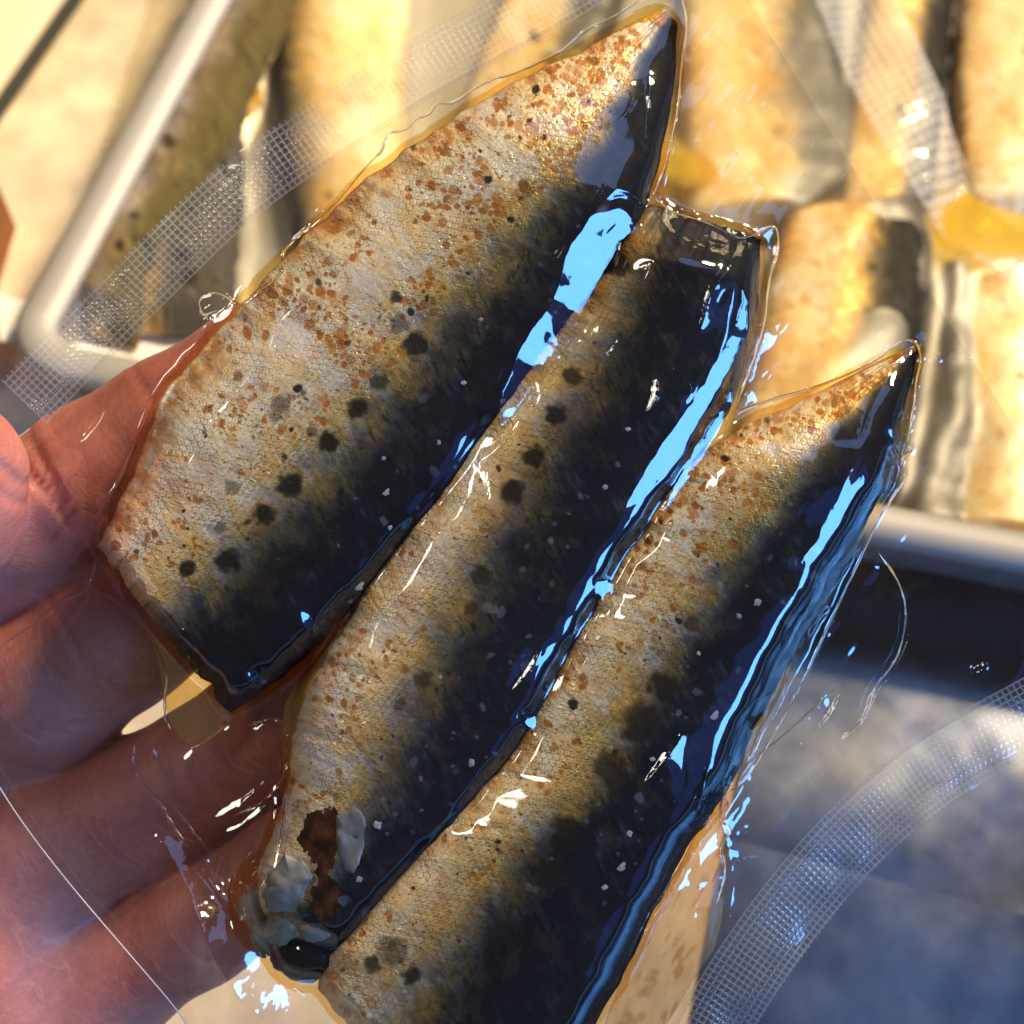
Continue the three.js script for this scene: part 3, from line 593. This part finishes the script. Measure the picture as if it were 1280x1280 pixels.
{ // rolled folds of the film where it leaves the fish and over the hand
  const glass = phys({ color: lin(0.98, 0.96, 0.92), transmission: 1, thickness: 0.001, roughness: 0.04, ior: 1.42 });
  for (const [pts, r] of [
    [[[850, -10], [858, 30], [852, 80], [848, 130], [838, 180], [826, 225], [812, 250]], 2.6], [[[812, 240], [838, 262], [884, 278], [928, 296], [952, 288], [968, 282], [973, 305], [962, 350], [956, 400], [940, 455], [922, 505]], 2.6],
    [[[800, 0], [765, 22], [735, 36], [700, 64], [640, 92], [604, 104], [560, 130], [546, 128], [536, 142], [520, 148], [506, 164], [484, 166], [478, 186], [450, 216], [410, 264], [372, 296], [354, 316], [352, 340], [338, 350]], 2.2],
    [[[914, 520], [955, 503], [1020, 484], [1085, 456], [1136, 424], [1150, 438], [1146, 476], [1140, 520], [1134, 552]], 2.4], [[[1134, 545], [1142, 560], [1128, 574], [1134, 592], [1118, 618], [1098, 650], [1074, 700], [1040, 772], [1004, 850], [965, 922], [930, 975], [908, 992]], 2.4],
    [[[905, 988], [900, 1020], [912, 1040], [902, 1056], [906, 1090], [896, 1130]], 2.2], [[[352, 342], [326, 362], [300, 380], [284, 372], [266, 366], [250, 376], [254, 392], [272, 388]], 2],
    [[[122, 690], [116, 714], [112, 736], [140, 748], [174, 778], [194, 806], [208, 846], [206, 890], [216, 918], [236, 934], [262, 922], [290, 894]], 2.4], [[[112, 736], [76, 752], [40, 782], [2, 806]], 1.8],
    [[[168, 930], [168, 955], [180, 982], [200, 1004], [210, 1024], [236, 1060]], 3.2], [[[192, 922], [196, 950], [210, 976], [214, 1000], [230, 1024], [262, 1066]], 2.4],
    [[[290, 900], [318, 905], [340, 898], [354, 905], [358, 940], [352, 975], [330, 1000], [290, 1022]], 2], [[[356, 985], [350, 1040], [338, 1090], [318, 1120]], 1.8],
    [[[1098, 690], [1124, 730], [1132, 765], [1122, 820], [1094, 860], [1082, 895], [1050, 925]], 1.6], [[[1046, 858], [1012, 890], [976, 922], [944, 950], [920, 980]], 1.8]]) {
    const p = spline(pts, pts.length * 10).map(([x, y], i) => onBag(x + 1.5 * (fbm(i / 3, r, 2) - 0.5), y + 1.5 * (fbm(i / 3, r + 9, 2) - 0.5), bagR.read(bagR.film, x, y) + 0.00003));
    const g = new THREE.TubeGeometry(new THREE.CatmullRomCurve3(p), p.length * 2, r * S, 8);
    const q = g.attributes.position; for (let i = 0; i < q.count; i++) { const k = Math.floor(i / 9), c = Math.min(p.length - 1, k / 2), e = Math.min(1, Math.min(k, p.length * 2 - k) / 12), m = p[Math.floor(c)].clone().lerp(p[Math.min(p.length - 1, Math.ceil(c))], c % 1), w = (0.35 + 0.75 * vn(k / 7, r * 9)) * (0.15 + 0.85 * e); q.setXYZ(i, m.x + (q.getX(i) - m.x) * w, m.y + (q.getY(i) - m.y) * w, m.z + (q.getZ(i) - m.z) * w * 0.8); }
    g.computeVertexNormals();
    part('film_fold', g, glass, bag);
  }
}
// ribbed seal: a strip of welded film with a raised grid
const ribMapBold = tex(256, 64, (u, v, x, y) => (x % 8 < 3 || y % 8 < 3) ? 0.74 : 0.96, false, THREE.RepeatWrapping), ribMap = tex(256, 64, (u, v, x, y) => (x % 8 < 2 || y % 8 < 2) ? 0.82 : 0.985, false, THREE.RepeatWrapping);
function sealStrip(parent, path, width, place, base, out, pitch = 8, name = 'seal_strip') {
  // path: picture points of the inner edge; out: +1 / -1 the side the strip lies on
  const line = spline(path, 400); let len = 0; const acc = [0];
  for (let i = 1; i < line.length; i++) { len += Math.hypot(line[i][0] - line[i - 1][0], line[i][1] - line[i - 1][1]); acc.push(len); }
  const at = (l) => { let i = Math.min(line.length - 2, Math.max(0, Math.floor(l / len * (line.length - 1)))); while (i > 0 && acc[i] > l) i--; while (i < line.length - 2 && acc[i + 1] < l) i++; const k = clamp((l - acc[i]) / Math.max(1e-6, acc[i + 1] - acc[i])), a = line[i], b = line[i + 1], h = Math.hypot(b[0] - a[0], b[1] - a[1]) || 1; return [lerp(a[0], b[0], k), lerp(a[1], b[1], k), out * -(b[1] - a[1]) / h, out * (b[0] - a[0]) / h]; };
  const nv = Math.round(width / 1.6), nu = Math.round(len / 1.6);
  const tri = (q) => { const f = q - Math.floor(q); return Math.pow(Math.max(0, 1 - Math.abs(f - 0.5) * 4), 0.8); };
  const g = gridGeo(nu, nv, (u, v) => {
    const l = u * len, d = v * width, [x, y, nx, ny] = at(l), wob = 2.2 * (fbm(l / 40, d / 50, 2) - 0.5);
    const on = sstep(0.12, 0.17, v) * (1 - sstep(0.8, 0.85, v)) * (0.25 + 0.75 * sstep(0.3, 0.62, fbm(l / 60 + 5, d / 45, 3) + 0.1));
    const rib = Math.max(tri((d + wob) / pitch), tri((l + 0.12 * d + wob) / pitch));
    return place(x + nx * d, y + ny * d, base(x + nx * d, y + ny * d, v) + on * rib * S * 1.1 * (pitch / 8) + 0.003 * (fbm(l / 110, 2 + v, 3) - 0.5) * v);
  });
  const p = g.attributes.uv; for (let i = 0; i < p.count; i++) p.setXY(i, p.getX(i) * len / (pitch * 32), p.getY(i) * width / (pitch * 8));
  return part(name, g, phys({ color: lin(0.95, 0.95, 0.95), transmission: 1, transmissionMap: name === 'seal_strip' ? ribMap : ribMapBold, thickness: 0, roughness: 0.12, ior: 1.5 }), parent);
}
const bagBase = (x, y) => bagR.read(bagR.film, x, y) * 0.25;
{
  const a = []; for (let i = 0; i <= 14; i++) a.push(sideA(i / 14)); const b = []; for (let i = 0; i <= 14; i++) b.push(sideB(i / 14));
  sealStrip(bag, a.map(([x, y]) => [x + 6, y + 6]), 78, onBag, bagBase, -1);
  sealStrip(bag, b.map(([x, y]) => [x - 4, y - 6]), 92, onBag, bagBase, 1);
}

// ------------------------------------------------------------------ juices in the bag
{
  const { W, H } = bagR, n = W * H;
  let near = new Float32Array(n).map((_, o) => bagR.skin[o] > 0 ? 1 : 0);
  const blur = (a, k) => { const b = a.slice(), c = a.slice(); for (let r = 0; r < k; r++) { for (let j = 1; j < H - 1; j++) for (let i = 1; i < W - 1; i++) { const o = j * W + i; c[o] = 0.2 * (b[o] + b[o - 1] + b[o + 1] + b[o - W] + b[o + W]); } b.set(c); } return b; };
  near = blur(near, 55);
  const oil = held(thing('cooking_oil', 'thin golden film of cooking oil around the fish fillets inside the held bag', 'oil', { kind: 'stuff' }));
  const pos = [], idx = [], at = new Int32Array(n).fill(-1);
  const lvl = (o, i, j) => Math.min(bagR.film[o] - 0.00008, 0.0011);
  for (let j = 2; j < H - 2; j++) for (let i = 2; i < W - 2; i++) {
    const o = j * W + i, x = bagR.x0 + i * CELL, y = bagR.y0 + j * CELL;
    if (near[o] < 0.1 + 0.16 * (fbm(x / 40, y / 40, 3) - 0.5) || y > 1330) continue;
    const p = onBag(x, y, lvl(o)); at[o] = pos.length / 3; pos.push(p.x, p.y, p.z);
  }
  for (let j = 2; j < H - 4; j++) for (let i = 2; i < W - 4; i++) {
    const a = at[j * W + i], b = at[j * W + i + 1], c = at[(j + 1) * W + i], d = at[(j + 1) * W + i + 1];
    if (a >= 0 && b >= 0 && c >= 0 && d >= 0) idx.push(a, c, b, b, c, d);
  }
  part('oil', geom(pos, idx), phys({ color: lin(0.86, 0.66, 0.3), transmission: 1, thickness: 0, roughness: 0.08, ior: 1.3, specularIntensity: 0 }), oil);

  const thick = phys({ color: lin(0.86, 0.62, 0.22), transmission: 0.82, thickness: 0, roughness: 0.2, ior: 1.4, specularIntensity: 0.5 });
  for (const pk of [[[188, 786], [200, 840], [208, 888], [226, 922], [248, 930], [276, 912], [290, 892], [240, 850], [210, 812]], [[356, 880], [352, 940], [362, 1010], [384, 960], [398, 900], [440, 820], [500, 735], [560, 655], [520, 690], [440, 780], [390, 830]], [[600, 1020], [570, 1040], [500, 1120], [440, 1190], [452, 1196], [520, 1120], [590, 1050], [640, 985]]]) {
    const c = spline([...pk, pk[0]], 80), mx = pk.reduce((q, p) => q + p[0] / pk.length, 0), my = pk.reduce((q, p) => q + p[1] / pk.length, 0);
    part('oil_pocket', gridGeo(80, 12, (u, v) => { const p = c[Math.round(u * 80)], x = lerp(mx, p[0], v), y = lerp(my, p[1], v); return onBag(x, y, Math.min(bagR.read(bagR.film, x, y) - 0.00005, 0.0022 * Math.sqrt(1.0001 - v * v) + 0.0006)); }), thick, oil);
  }

  const poly = [[905, 985], [912, 1010], [908, 1040], [900, 1062], [914, 1058], [910, 1080], [905, 1110], [902, 1150], [893, 1185], [870, 1220], [840, 1270], [800, 1330], [745, 1330], [770, 1240], [800, 1160], [850, 1080], [880, 1020]];
  const c = spline([...poly, poly[0]], 160);
  const juice = held(thing('fish_juice', 'cream coloured fish juice with a brown spotted rim, pooled beside the rightmost fillet of the bag', 'fish juice', { kind: 'stuff' }));
  const mid = [835, 1170];
  const map = tex(256, 256, (u, v) => {
    const a = u * 6.283, q = v, x = Math.cos(a) * q * 4, y = Math.sin(a) * q * 4, k = fbm(x * 2.4 + 9, y * 2.4, 4), sp = sstep(0.58, 0.78, fbm(x * 1.4 + 30, y * 1.4, 4));
    let col = mix3([244, 226, 192], [232, 204, 156], k);
    col = mix3(col, [168, 112, 58], 0.4 * sp + 0.6 * sstep(0.86, 1, q + 0.16 * (k - 0.5)) * (Math.cos(a + 0.2) > 0.2 ? 1 : 0));
    return col;
  }, true);
  part('juice', gridGeo(160, 30, (u, v) => {
    const p = c[Math.round(u * 160)], x = lerp(mid[0], p[0], v), y = lerp(mid[1], p[1], v);
    return onBag(x, y, Math.min(bagR.read(bagR.film, x, y) - 0.0001, 0.0016 * Math.pow(1 - v * v, 0.5) - 0.0002));
  }), phys({ map, roughness: 0.12, transmission: 0.82, thickness: 0, specularIntensity: 0.2 }), juice);
}

// ------------------------------------------------------------------ the hand
{
  const mm = (px, py, w) => { const p = onBag(px, py, w / 1000); return [p.x * 1000, p.y * 1000, w]; };
  const bones = [];
  const chain = (...pts) => { for (let i = 0; i < pts.length - 1; i++) bones.push([...mm(...pts[i].slice(0, 3)), pts[i][3], ...mm(...pts[i + 1].slice(0, 3)), pts[i + 1][3]]); };
  const fingers = [
    [[-150, 790, -17, 11], [30, 662, -12.5, 10.3], [120, 602, -11.3, 9.9], [215, 540, -10.6, 9.3], [330, 468, -10.2, 8.9], [430, 405, -9.6, 7.4]],
    [[-140, 975, -18, 11], [50, 862, -14, 10.9], [150, 792, -12.2, 9.6], [300, 690, -11.2, 9.1], [440, 600, -10.2, 7.6]],
    [[-80, 1160, -18, 11], [60, 1062, -14.5, 10.2], [180, 1012, -13.4, 9.2], [330, 911, -11.6, 8.2], [460, 826, -10.2, 7]],
    [[20, 1300, -20, 9], [140, 1216, -16, 9], [250, 1148, -14, 8.2], [370, 1072, -12.4, 7.1], [470, 1010, -11, 6]],
  ];
  const sets = fingers.map((f) => { const k = bones.length; chain(...f); return [k, bones.length]; });
  let k0 = bones.length;
  // palm, ball of the thumb, wrist
  chain([-150, 800, -22, 13], [-90, 1130, -26, 14], [0, 1330, -27, 14]);
  chain([-120, 1000, -24, 15], [-120, 1300, -26, 18], [-180, 1600, -30, 22]);
  chain([-70, 1075, -17, 13], [-10, 1200, -16.5, 14.2], [10, 1330, -17.5, 15], [-60, 1520, -24, 18]);
  chain([-150, 1010, -14, 12.5], [-215, 860, -2, 11], [-170, 740, 6, 10], [-98, 640, 9.4, 9.6], [-70, 590, 10, 8.8]);
  sets.push([k0, bones.length]);
  const seg = (b, x, y, z) => {
    const dx = b[4] - b[0], dy = b[5] - b[1], dz = b[6] - b[2], t = clamp(((x - b[0]) * dx + (y - b[1]) * dy + (z - b[2]) * dz) / (dx * dx + dy * dy + dz * dz));
    return Math.hypot(x - b[0] - dx * t, y - b[1] - dy * t, z - b[2] - dz * t) - lerp(b[3], b[7], t);
  };
  const smin = (a, b, k) => { const h = Math.max(k - Math.abs(a - b), 0) / k; return Math.min(a, b) - h * h * k * 0.25; };
  // creases of the finger joints: [point, direction across which the groove runs]
  const grooves = [[[60, 588, -2], 1.3, 0.5], [[78, 640, -2], 1.1, 0.4], [[190, 500, -2], 1, 0.3], [[95, 800, -4], 1, 0.3]].map(([p, w, h]) => [...mm(...p), w, h]);
  const sdf = (x, y, z) => {
    let d = 1e9;
    for (let n = 0; n < sets.length; n++) {
      let q = 1e9; for (let i = sets[n][0]; i < sets[n][1]; i++) q = smin(q, seg(bones[i], x, y, z), n === 4 ? 7 : 2.5);
      d = smin(d, q, n === 4 ? 6 : 1.2);
    }
    const dirx = 0.84, diry = 0.54;
    for (const [gx, gy, gz, w, h] of grooves) { const u = (x - gx) * dirx + (y - gy) * diry, v = -(x - gx) * diry + (y - gy) * dirx; if (Math.abs(u) < 4 && Math.abs(v) < 9) d += h * Math.exp(-((u + 0.06 * v * v * 0.3) ** 2) / (w * w * 0.25)) * (1 - (v / 9) ** 2); }
    return d + 0.25 * (fbm(x / 5 + 40, y / 5 + z / 7 + 40, 2) - 0.5);
  };
  const c = 0.75, lo = [-92, -80, -52], N = [Math.ceil(84 / c), Math.ceil(112 / c), Math.ceil(74 / c)], id = (i, j, k) => (k * N[1] + j) * N[0] + i;
  const v = new Float32Array(N[0] * N[1] * N[2]);
  for (let k = 0; k < N[2]; k++) for (let j = 0; j < N[1]; j++) for (let i = 0; i < N[0]; i++) v[id(i, j, k)] = (i === 0 || j === 0 || k === 0 || i === N[0] - 1 || j === N[1] - 1 || k === N[2] - 1) ? 1 : sdf(lo[0] + i * c, lo[1] + j * c, lo[2] + k * c);
  const cell = new Int32Array(v.length).fill(-1), pos = [], idx = [], uv = [];
  for (let k = 0; k < N[2] - 1; k++) for (let j = 0; j < N[1] - 1; j++) for (let i = 0; i < N[0] - 1; i++) {
    let sx = 0, sy = 0, sz = 0, n = 0;
    const val = (a) => v[id(i + (a & 1), j + (a >> 1 & 1), k + (a >> 2))];
    for (let a = 0; a < 8; a++) for (const bit of [1, 2, 4]) if (!(a & bit)) {
      const p = val(a), q = val(a | bit); if (p < 0 === q < 0) continue;
      const t = p / (p - q); n++;
      sx += (a & 1) + (bit === 1 ? t : 0); sy += (a >> 1 & 1) + (bit === 2 ? t : 0); sz += (a >> 2) + (bit === 4 ? t : 0);
    }
    if (n) { cell[id(i, j, k)] = pos.length / 3; const x = lo[0] + (i + sx / n) * c, y = lo[1] + (j + sy / n) * c, z = lo[2] + (k + sz / n) * c; pos.push(x / 1000, y / 1000, z / 1000); uv.push((x + 0.6 * z) / 40, (y + 0.45 * z) / 40); }
  }
  for (let k = 1; k < N[2] - 1; k++) for (let j = 1; j < N[1] - 1; j++) for (let i = 1; i < N[0] - 1; i++) {
    const s = v[id(i, j, k)] < 0;
    const quad = (a, b, cc, d, f) => { if (f) idx.push(a, b, cc, a, cc, d); else idx.push(a, cc, b, a, d, cc); };
    if (s !== v[id(i + 1, j, k)] < 0) quad(cell[id(i, j - 1, k - 1)], cell[id(i, j, k - 1)], cell[id(i, j, k)], cell[id(i, j - 1, k)], s);
    if (s !== v[id(i, j + 1, k)] < 0) quad(cell[id(i - 1, j, k - 1)], cell[id(i - 1, j, k)], cell[id(i, j, k)], cell[id(i, j, k - 1)], s);
    if (s !== v[id(i, j, k + 1)] < 0) quad(cell[id(i - 1, j - 1, k)], cell[id(i, j - 1, k)], cell[id(i, j, k)], cell[id(i - 1, j, k)], s);
  }
  const g = geom(pos, idx, uv), nr = g.attributes.normal;
  for (let i = 0; i < nr.count; i++) {
    const x = pos[i * 3] * 1000, y = pos[i * 3 + 1] * 1000, z = pos[i * 3 + 2] * 1000, e = 0.5;
    const n = new THREE.Vector3(sdf(x + e, y, z) - sdf(x - e, y, z), sdf(x, y + e, z) - sdf(x, y - e, z), sdf(x, y, z + e) - sdf(x, y, z - e)).normalize();
    nr.setXYZ(i, n.x, n.y, n.z);
  }
  const map = tex(1024, 1024, (u, w) => {
    const k = fbm(u * 7, w * 7, 4), m = fbm(u * 46, w * 46, 3), q = fbm(u * 150, w * 150, 2);
    const al = (u * 0.84 + w * 0.54) * 40, ac = (-u * 0.54 + w * 0.84) * 40, ln = sstep(0.8, 0.95, 1 - Math.abs(fbm(al * 0.5 + 0.25 * vn(ac * 0.5, 3), ac * 0.07 + 9, 3) - 0.5) * 7);
    const cc = mix3(mix3([206, 134, 116], [176, 96, 86], k), [222, 160, 138], 0.35 * ln * sstep(0.4, 0.6, vn(al * 0.3, ac * 0.3))); const z = 1 + 0.12 * (m - 0.5) + 0.08 * (q - 0.5);
    return cc.map((p) => p * z);
  }, true, THREE.RepeatWrapping);
  const bump = tex(1024, 1024, (u, w) => {
    const a = u * 0.84 + w * 0.54, b = -u * 0.54 + w * 0.84;
    return 0.5 + 0.3 * (fbm(a * 120, b * 34, 3) - 0.5) + 0.25 * (fbm(u * 160, w * 160, 2) - 0.5);
  }, false, THREE.RepeatWrapping);
  const hand = held(thing('hand', 'bare left hand holding the bag from behind, thumb over its edge at the left', 'hand'));
  part('skin', g, phys({ map, bumpMap: bump, bumpScale: 0.00012, roughness: 0.46, specularIntensity: 0.5 }), hand);
}

// ------------------------------------------------------------------ fish and packs in the tray
const FLOOR = 0.0042;
const inTray = (h0) => (px, py, w) => { const p = onLevel(px, py, h0); p.y += w; return p; };
function trayFillet(label, rows, H, h0, opt, group = 'fish fillets lying in the tray') {
  const n = rows.length - 1, sh = filletShape(rows.map((r, i) => [i / n, ...r]), H, 0.08, 0.12);
  const g = thing('sardine_fillet', label, 'fish fillet', { group });
  const o = blobField(scatter(opt.specks ?? 60, sh, 0.02, 0.55, 0, 1, 3, 8), 2, -160, -220, 1640, 1000), d = blobField(scatter(opt.spots ?? 5, sh, 0.45, 0.7, 0.05, 0.95, 5, 11), 2, -160, -220, 1640, 1000);
  makeFillet(g, sh, inTray(h0), sardine({ belly: table1([[0, opt.belly ?? 0.6], [1, opt.belly1 ?? opt.belly ?? 0.6]]), orange: (x, y) => Math.max(0.6 * o(x, y), 0.34 * sstep(0.5, 0.72, fbm(x / 48 + (opt.seed ?? 1), y / 48, 4))), dark: d, silver: opt.silver ?? 0.3, gold: opt.gold ?? 0.8, backTone: opt.back ?? 1.2, tone: opt.tone ?? 1.04, seedOff: opt.seed ?? 1, backCol: opt.backCol ?? [30, 27, 24], orangeCol: [206, 142, 56], baseCol: opt.base ?? [226, 212, 182] }), 160, 320, 60, 120);
  return sh;
}
const packL = [], packR = [], packC = [];
packL.push(trayFillet('olive backed fillet along the left wall of the steel tray', [[62, 400, 170, 440], [102, 300, 200, 330], [160, 180, 275, 215], [216, 60, 332, 90], [265, -60, 390, -40]], 0.008, FLOOR + 0.01, { belly: 0.66, silver: 1, gold: 0.1, tone: 0.8, base: [150, 140, 136], specks: 30, seed: 2, back: 1, backCol: [104, 92, 52] }));
packL.push(trayFillet('small dark fillet with a torn orange end beside the olive one in the tray', [[150, 420, 290, 420], [165, 330, 300, 310], [190, 240, 305, 225], [232, 170, 304, 150], [270, 108, 300, 104]], 0.007, FLOOR + 0.006, { belly: 0.35, specks: 90, silver: 0.8, seed: 4, back: 1, backCol: [74, 68, 56] }));
packL.push(trayFillet('brightly lit cream fillet with a dark edge, upper middle of the tray', [[520, 330, 372, 330], [510, 220, 350, 200], [505, 120, 345, 110], [510, 20, 345, 0], [520, -110, 350, -110]], 0.009, FLOOR, { belly: 0.82, specks: 70, silver: 0.1, gold: 0.5, seed: 5 }));
packL.push(trayFillet('lit fillet just left of the held bag tip, at the upper edge of the tray', [[570, 190, 720, 200], [590, 110, 740, 110], [620, 30, 770, 40], [650, -80, 800, -80]], 0.009, FLOOR, { belly: 0.66, specks: 50, gold: 0.6, seed: 6 }));
packR.push(trayFillet('pale yellow fillet right of the held bag tip in the tray', [[860, 300, 1050, 300], [852, 230, 1060, 235], [850, 120, 1056, 130], [850, 0, 1050, 10], [850, -110, 1046, -110]], 0.009, FLOOR, { belly: 0.62, specks: 16, silver: 0.1, gold: 1, seed: 8 }));
packR.push(trayFillet('short orange cream fillet under the ribbed seal in the tray', [[1044, 300, 1160, 290], [1050, 220, 1170, 210], [1064, 120, 1180, 110], [1080, 20, 1190, 20], [1090, -80, 1200, -80]], 0.008, FLOOR, { belly: 0.62, specks: 30, silver: 0.1, gold: 0.9, seed: 9 }));
packR.push(trayFillet('orange fillet with a broad dark back, beside the right edge of the held bag', [[900, 640, 1120, 660], [918, 560, 1140, 570], [942, 450, 1155, 460], [962, 340, 1165, 345], [985, 262, 1140, 255]], 0.0105, FLOOR + 0.001, { belly: 0.58, specks: 150, silver: 0.1, gold: 0.9, seed: 10 }));
packR.push(trayFillet('grey backed fillet right of the third held fillet tip in the tray', [[1080, 700, 1200, 700], [1110, 600, 1215, 610], [1140, 500, 1222, 505], [1150, 400, 1215, 400], [1160, 330, 1205, 330]], 0.008, FLOOR, { belly: 0.16, specks: 10, gold: 0.4, seed: 11, back: 2.4 }));
packR.push(trayFillet('yellow speckled fillet near the right end of the tray front', [[1170, 690, 1330, 715], [1180, 620, 1330, 640], [1190, 530, 1330, 540], [1185, 420, 1330, 420], [1190, 340, 1330, 340]], 0.009, FLOOR, { belly: 0.8, specks: 60, silver: 0.2, gold: 1, seed: 12 }));
packC.push(trayFillet('orange fillet in the pack at the upper right corner of the tray', [[1210, 290, 1370, 300], [1195, 200, 1370, 210], [1190, 100, 1370, 110], [1200, 0, 1370, 0], [1210, -110, 1370, -110]], 0.009, FLOOR, { belly: 0.8, specks: 40, silver: 0.1, gold: 0.9, seed: 13 }));

const packFilm = phys({ color: lin(0.97, 0.94, 0.84), transmission: 1, thickness: 0, roughness: 0.42, ior: 1.6 });
function trayPack(label, shapes, x0, y0, x1, y1, h0, inside) {
  const r = raster(x0, y0, x1, y1, 4); for (const s of shapes) pressInto(r, s, 120, 300);
  const pull = new Float32Array(r.W * r.H).fill(1.6e-5), film = shrink(r, 140, pull, 0.0005);
  for (let j = 0; j < r.H; j++) for (let i = 0; i < r.W; i++) { const x = x0 + i * 4, y = y0 + j * 4; film[j * r.W + i] = Math.max(r.f[j * r.W + i] + 0.0003, film[j * r.W + i] + 0.0022 * (fbm(x / 90 + 2, y / 90, 2) - 0.42) + 0.0001 * (fbm(x / 18, y / 18, 2) - 0.5)); }
  const g = thing('vacuum_bag', label, 'vacuum bag', { group: 'sealed fish packs in the tray' }), place = inTray(h0);
  const nu = Math.round((x1 - x0) / 5), nv = Math.round((y1 - y0) / 5), X = (u) => lerp(x0, x1, u), Y = (v) => lerp(y0, y1, v);
  part('film', gridGeo(nu, nv, (u, v) => place(X(u), Y(v), r.read(film, X(u), Y(v))), true, inside && ((u, v) => inside(X(u), Y(v)))), packFilm, g);
  return { g, place, read: (x, y) => r.read(film, x, y) };
}
const strip2 = [[1040, -120], [1100, 20], [1150, 130], [1210, 230], [1300, 330], [1420, 430]];
const xAt = (y) => table1([[-200, 1010], ...strip2.map(([x, yy]) => [yy, x])])(y);
{
  const p = trayPack('clear fish pack with a ribbed seal lying in the tray, right of the held bag', packR, 800, -160, 1400, 690, FLOOR, (x, y) => x < xAt(y) + 6);
  sealStrip(p.g, strip2, 92, p.place, (x, y) => p.read(x, y) + 0.002, 1, 12, 'ribbed_seal');
  trayPack('clear fish pack in the upper right corner of the tray, behind the ribbed seal', packC, 1100, -160, 1400, 400, FLOOR + 0.002, (x, y) => x > xAt(y) + 80);
  trayPack('clear fish pack at the upper left of the tray', packL, 60, -160, 800, 390, FLOOR, (x, y) => x > 150 - y * 0.1 && x + y * 0.3 > 190);
}
{ // yellow oil in the right hand packs
  const m = phys({ color: lin(0.86, 0.6, 0.08), roughness: 0.2, transmission: 0.6, thickness: 0 });
  for (const [cx, cy, rx, ry, label] of [[915, 215, 120, 62, 'bright yellow oil pooled under the pale fillet in the tray'], [1225, 318, 130, 90, 'yellow oil pooled below the ribbed seal in the tray'], [1235, 470, 62, 120, 'yellow oil patch near the right end of the tray'], [290, 120, 40, 22, 'yellow oil streak between the olive and the bright fillet']]) {
    const g = gridGeo(60, 14, (u, v) => { const a = u * Math.PI * 2, k = v * (0.75 + 0.5 * fbm(Math.cos(a) * 1.5 + cx, Math.sin(a) * 1.5 + cy, 3)); return onLevel(cx + Math.cos(a) * rx * k, cy + Math.sin(a) * ry * k, FLOOR + 0.0085 * (1 - Math.pow(v, 3)) - 0.001); });
    mesh('oil_pool', g, m, null, { label, category: 'oil', kind: 'stuff' });
  }
}

renderer.render(scene, camera);
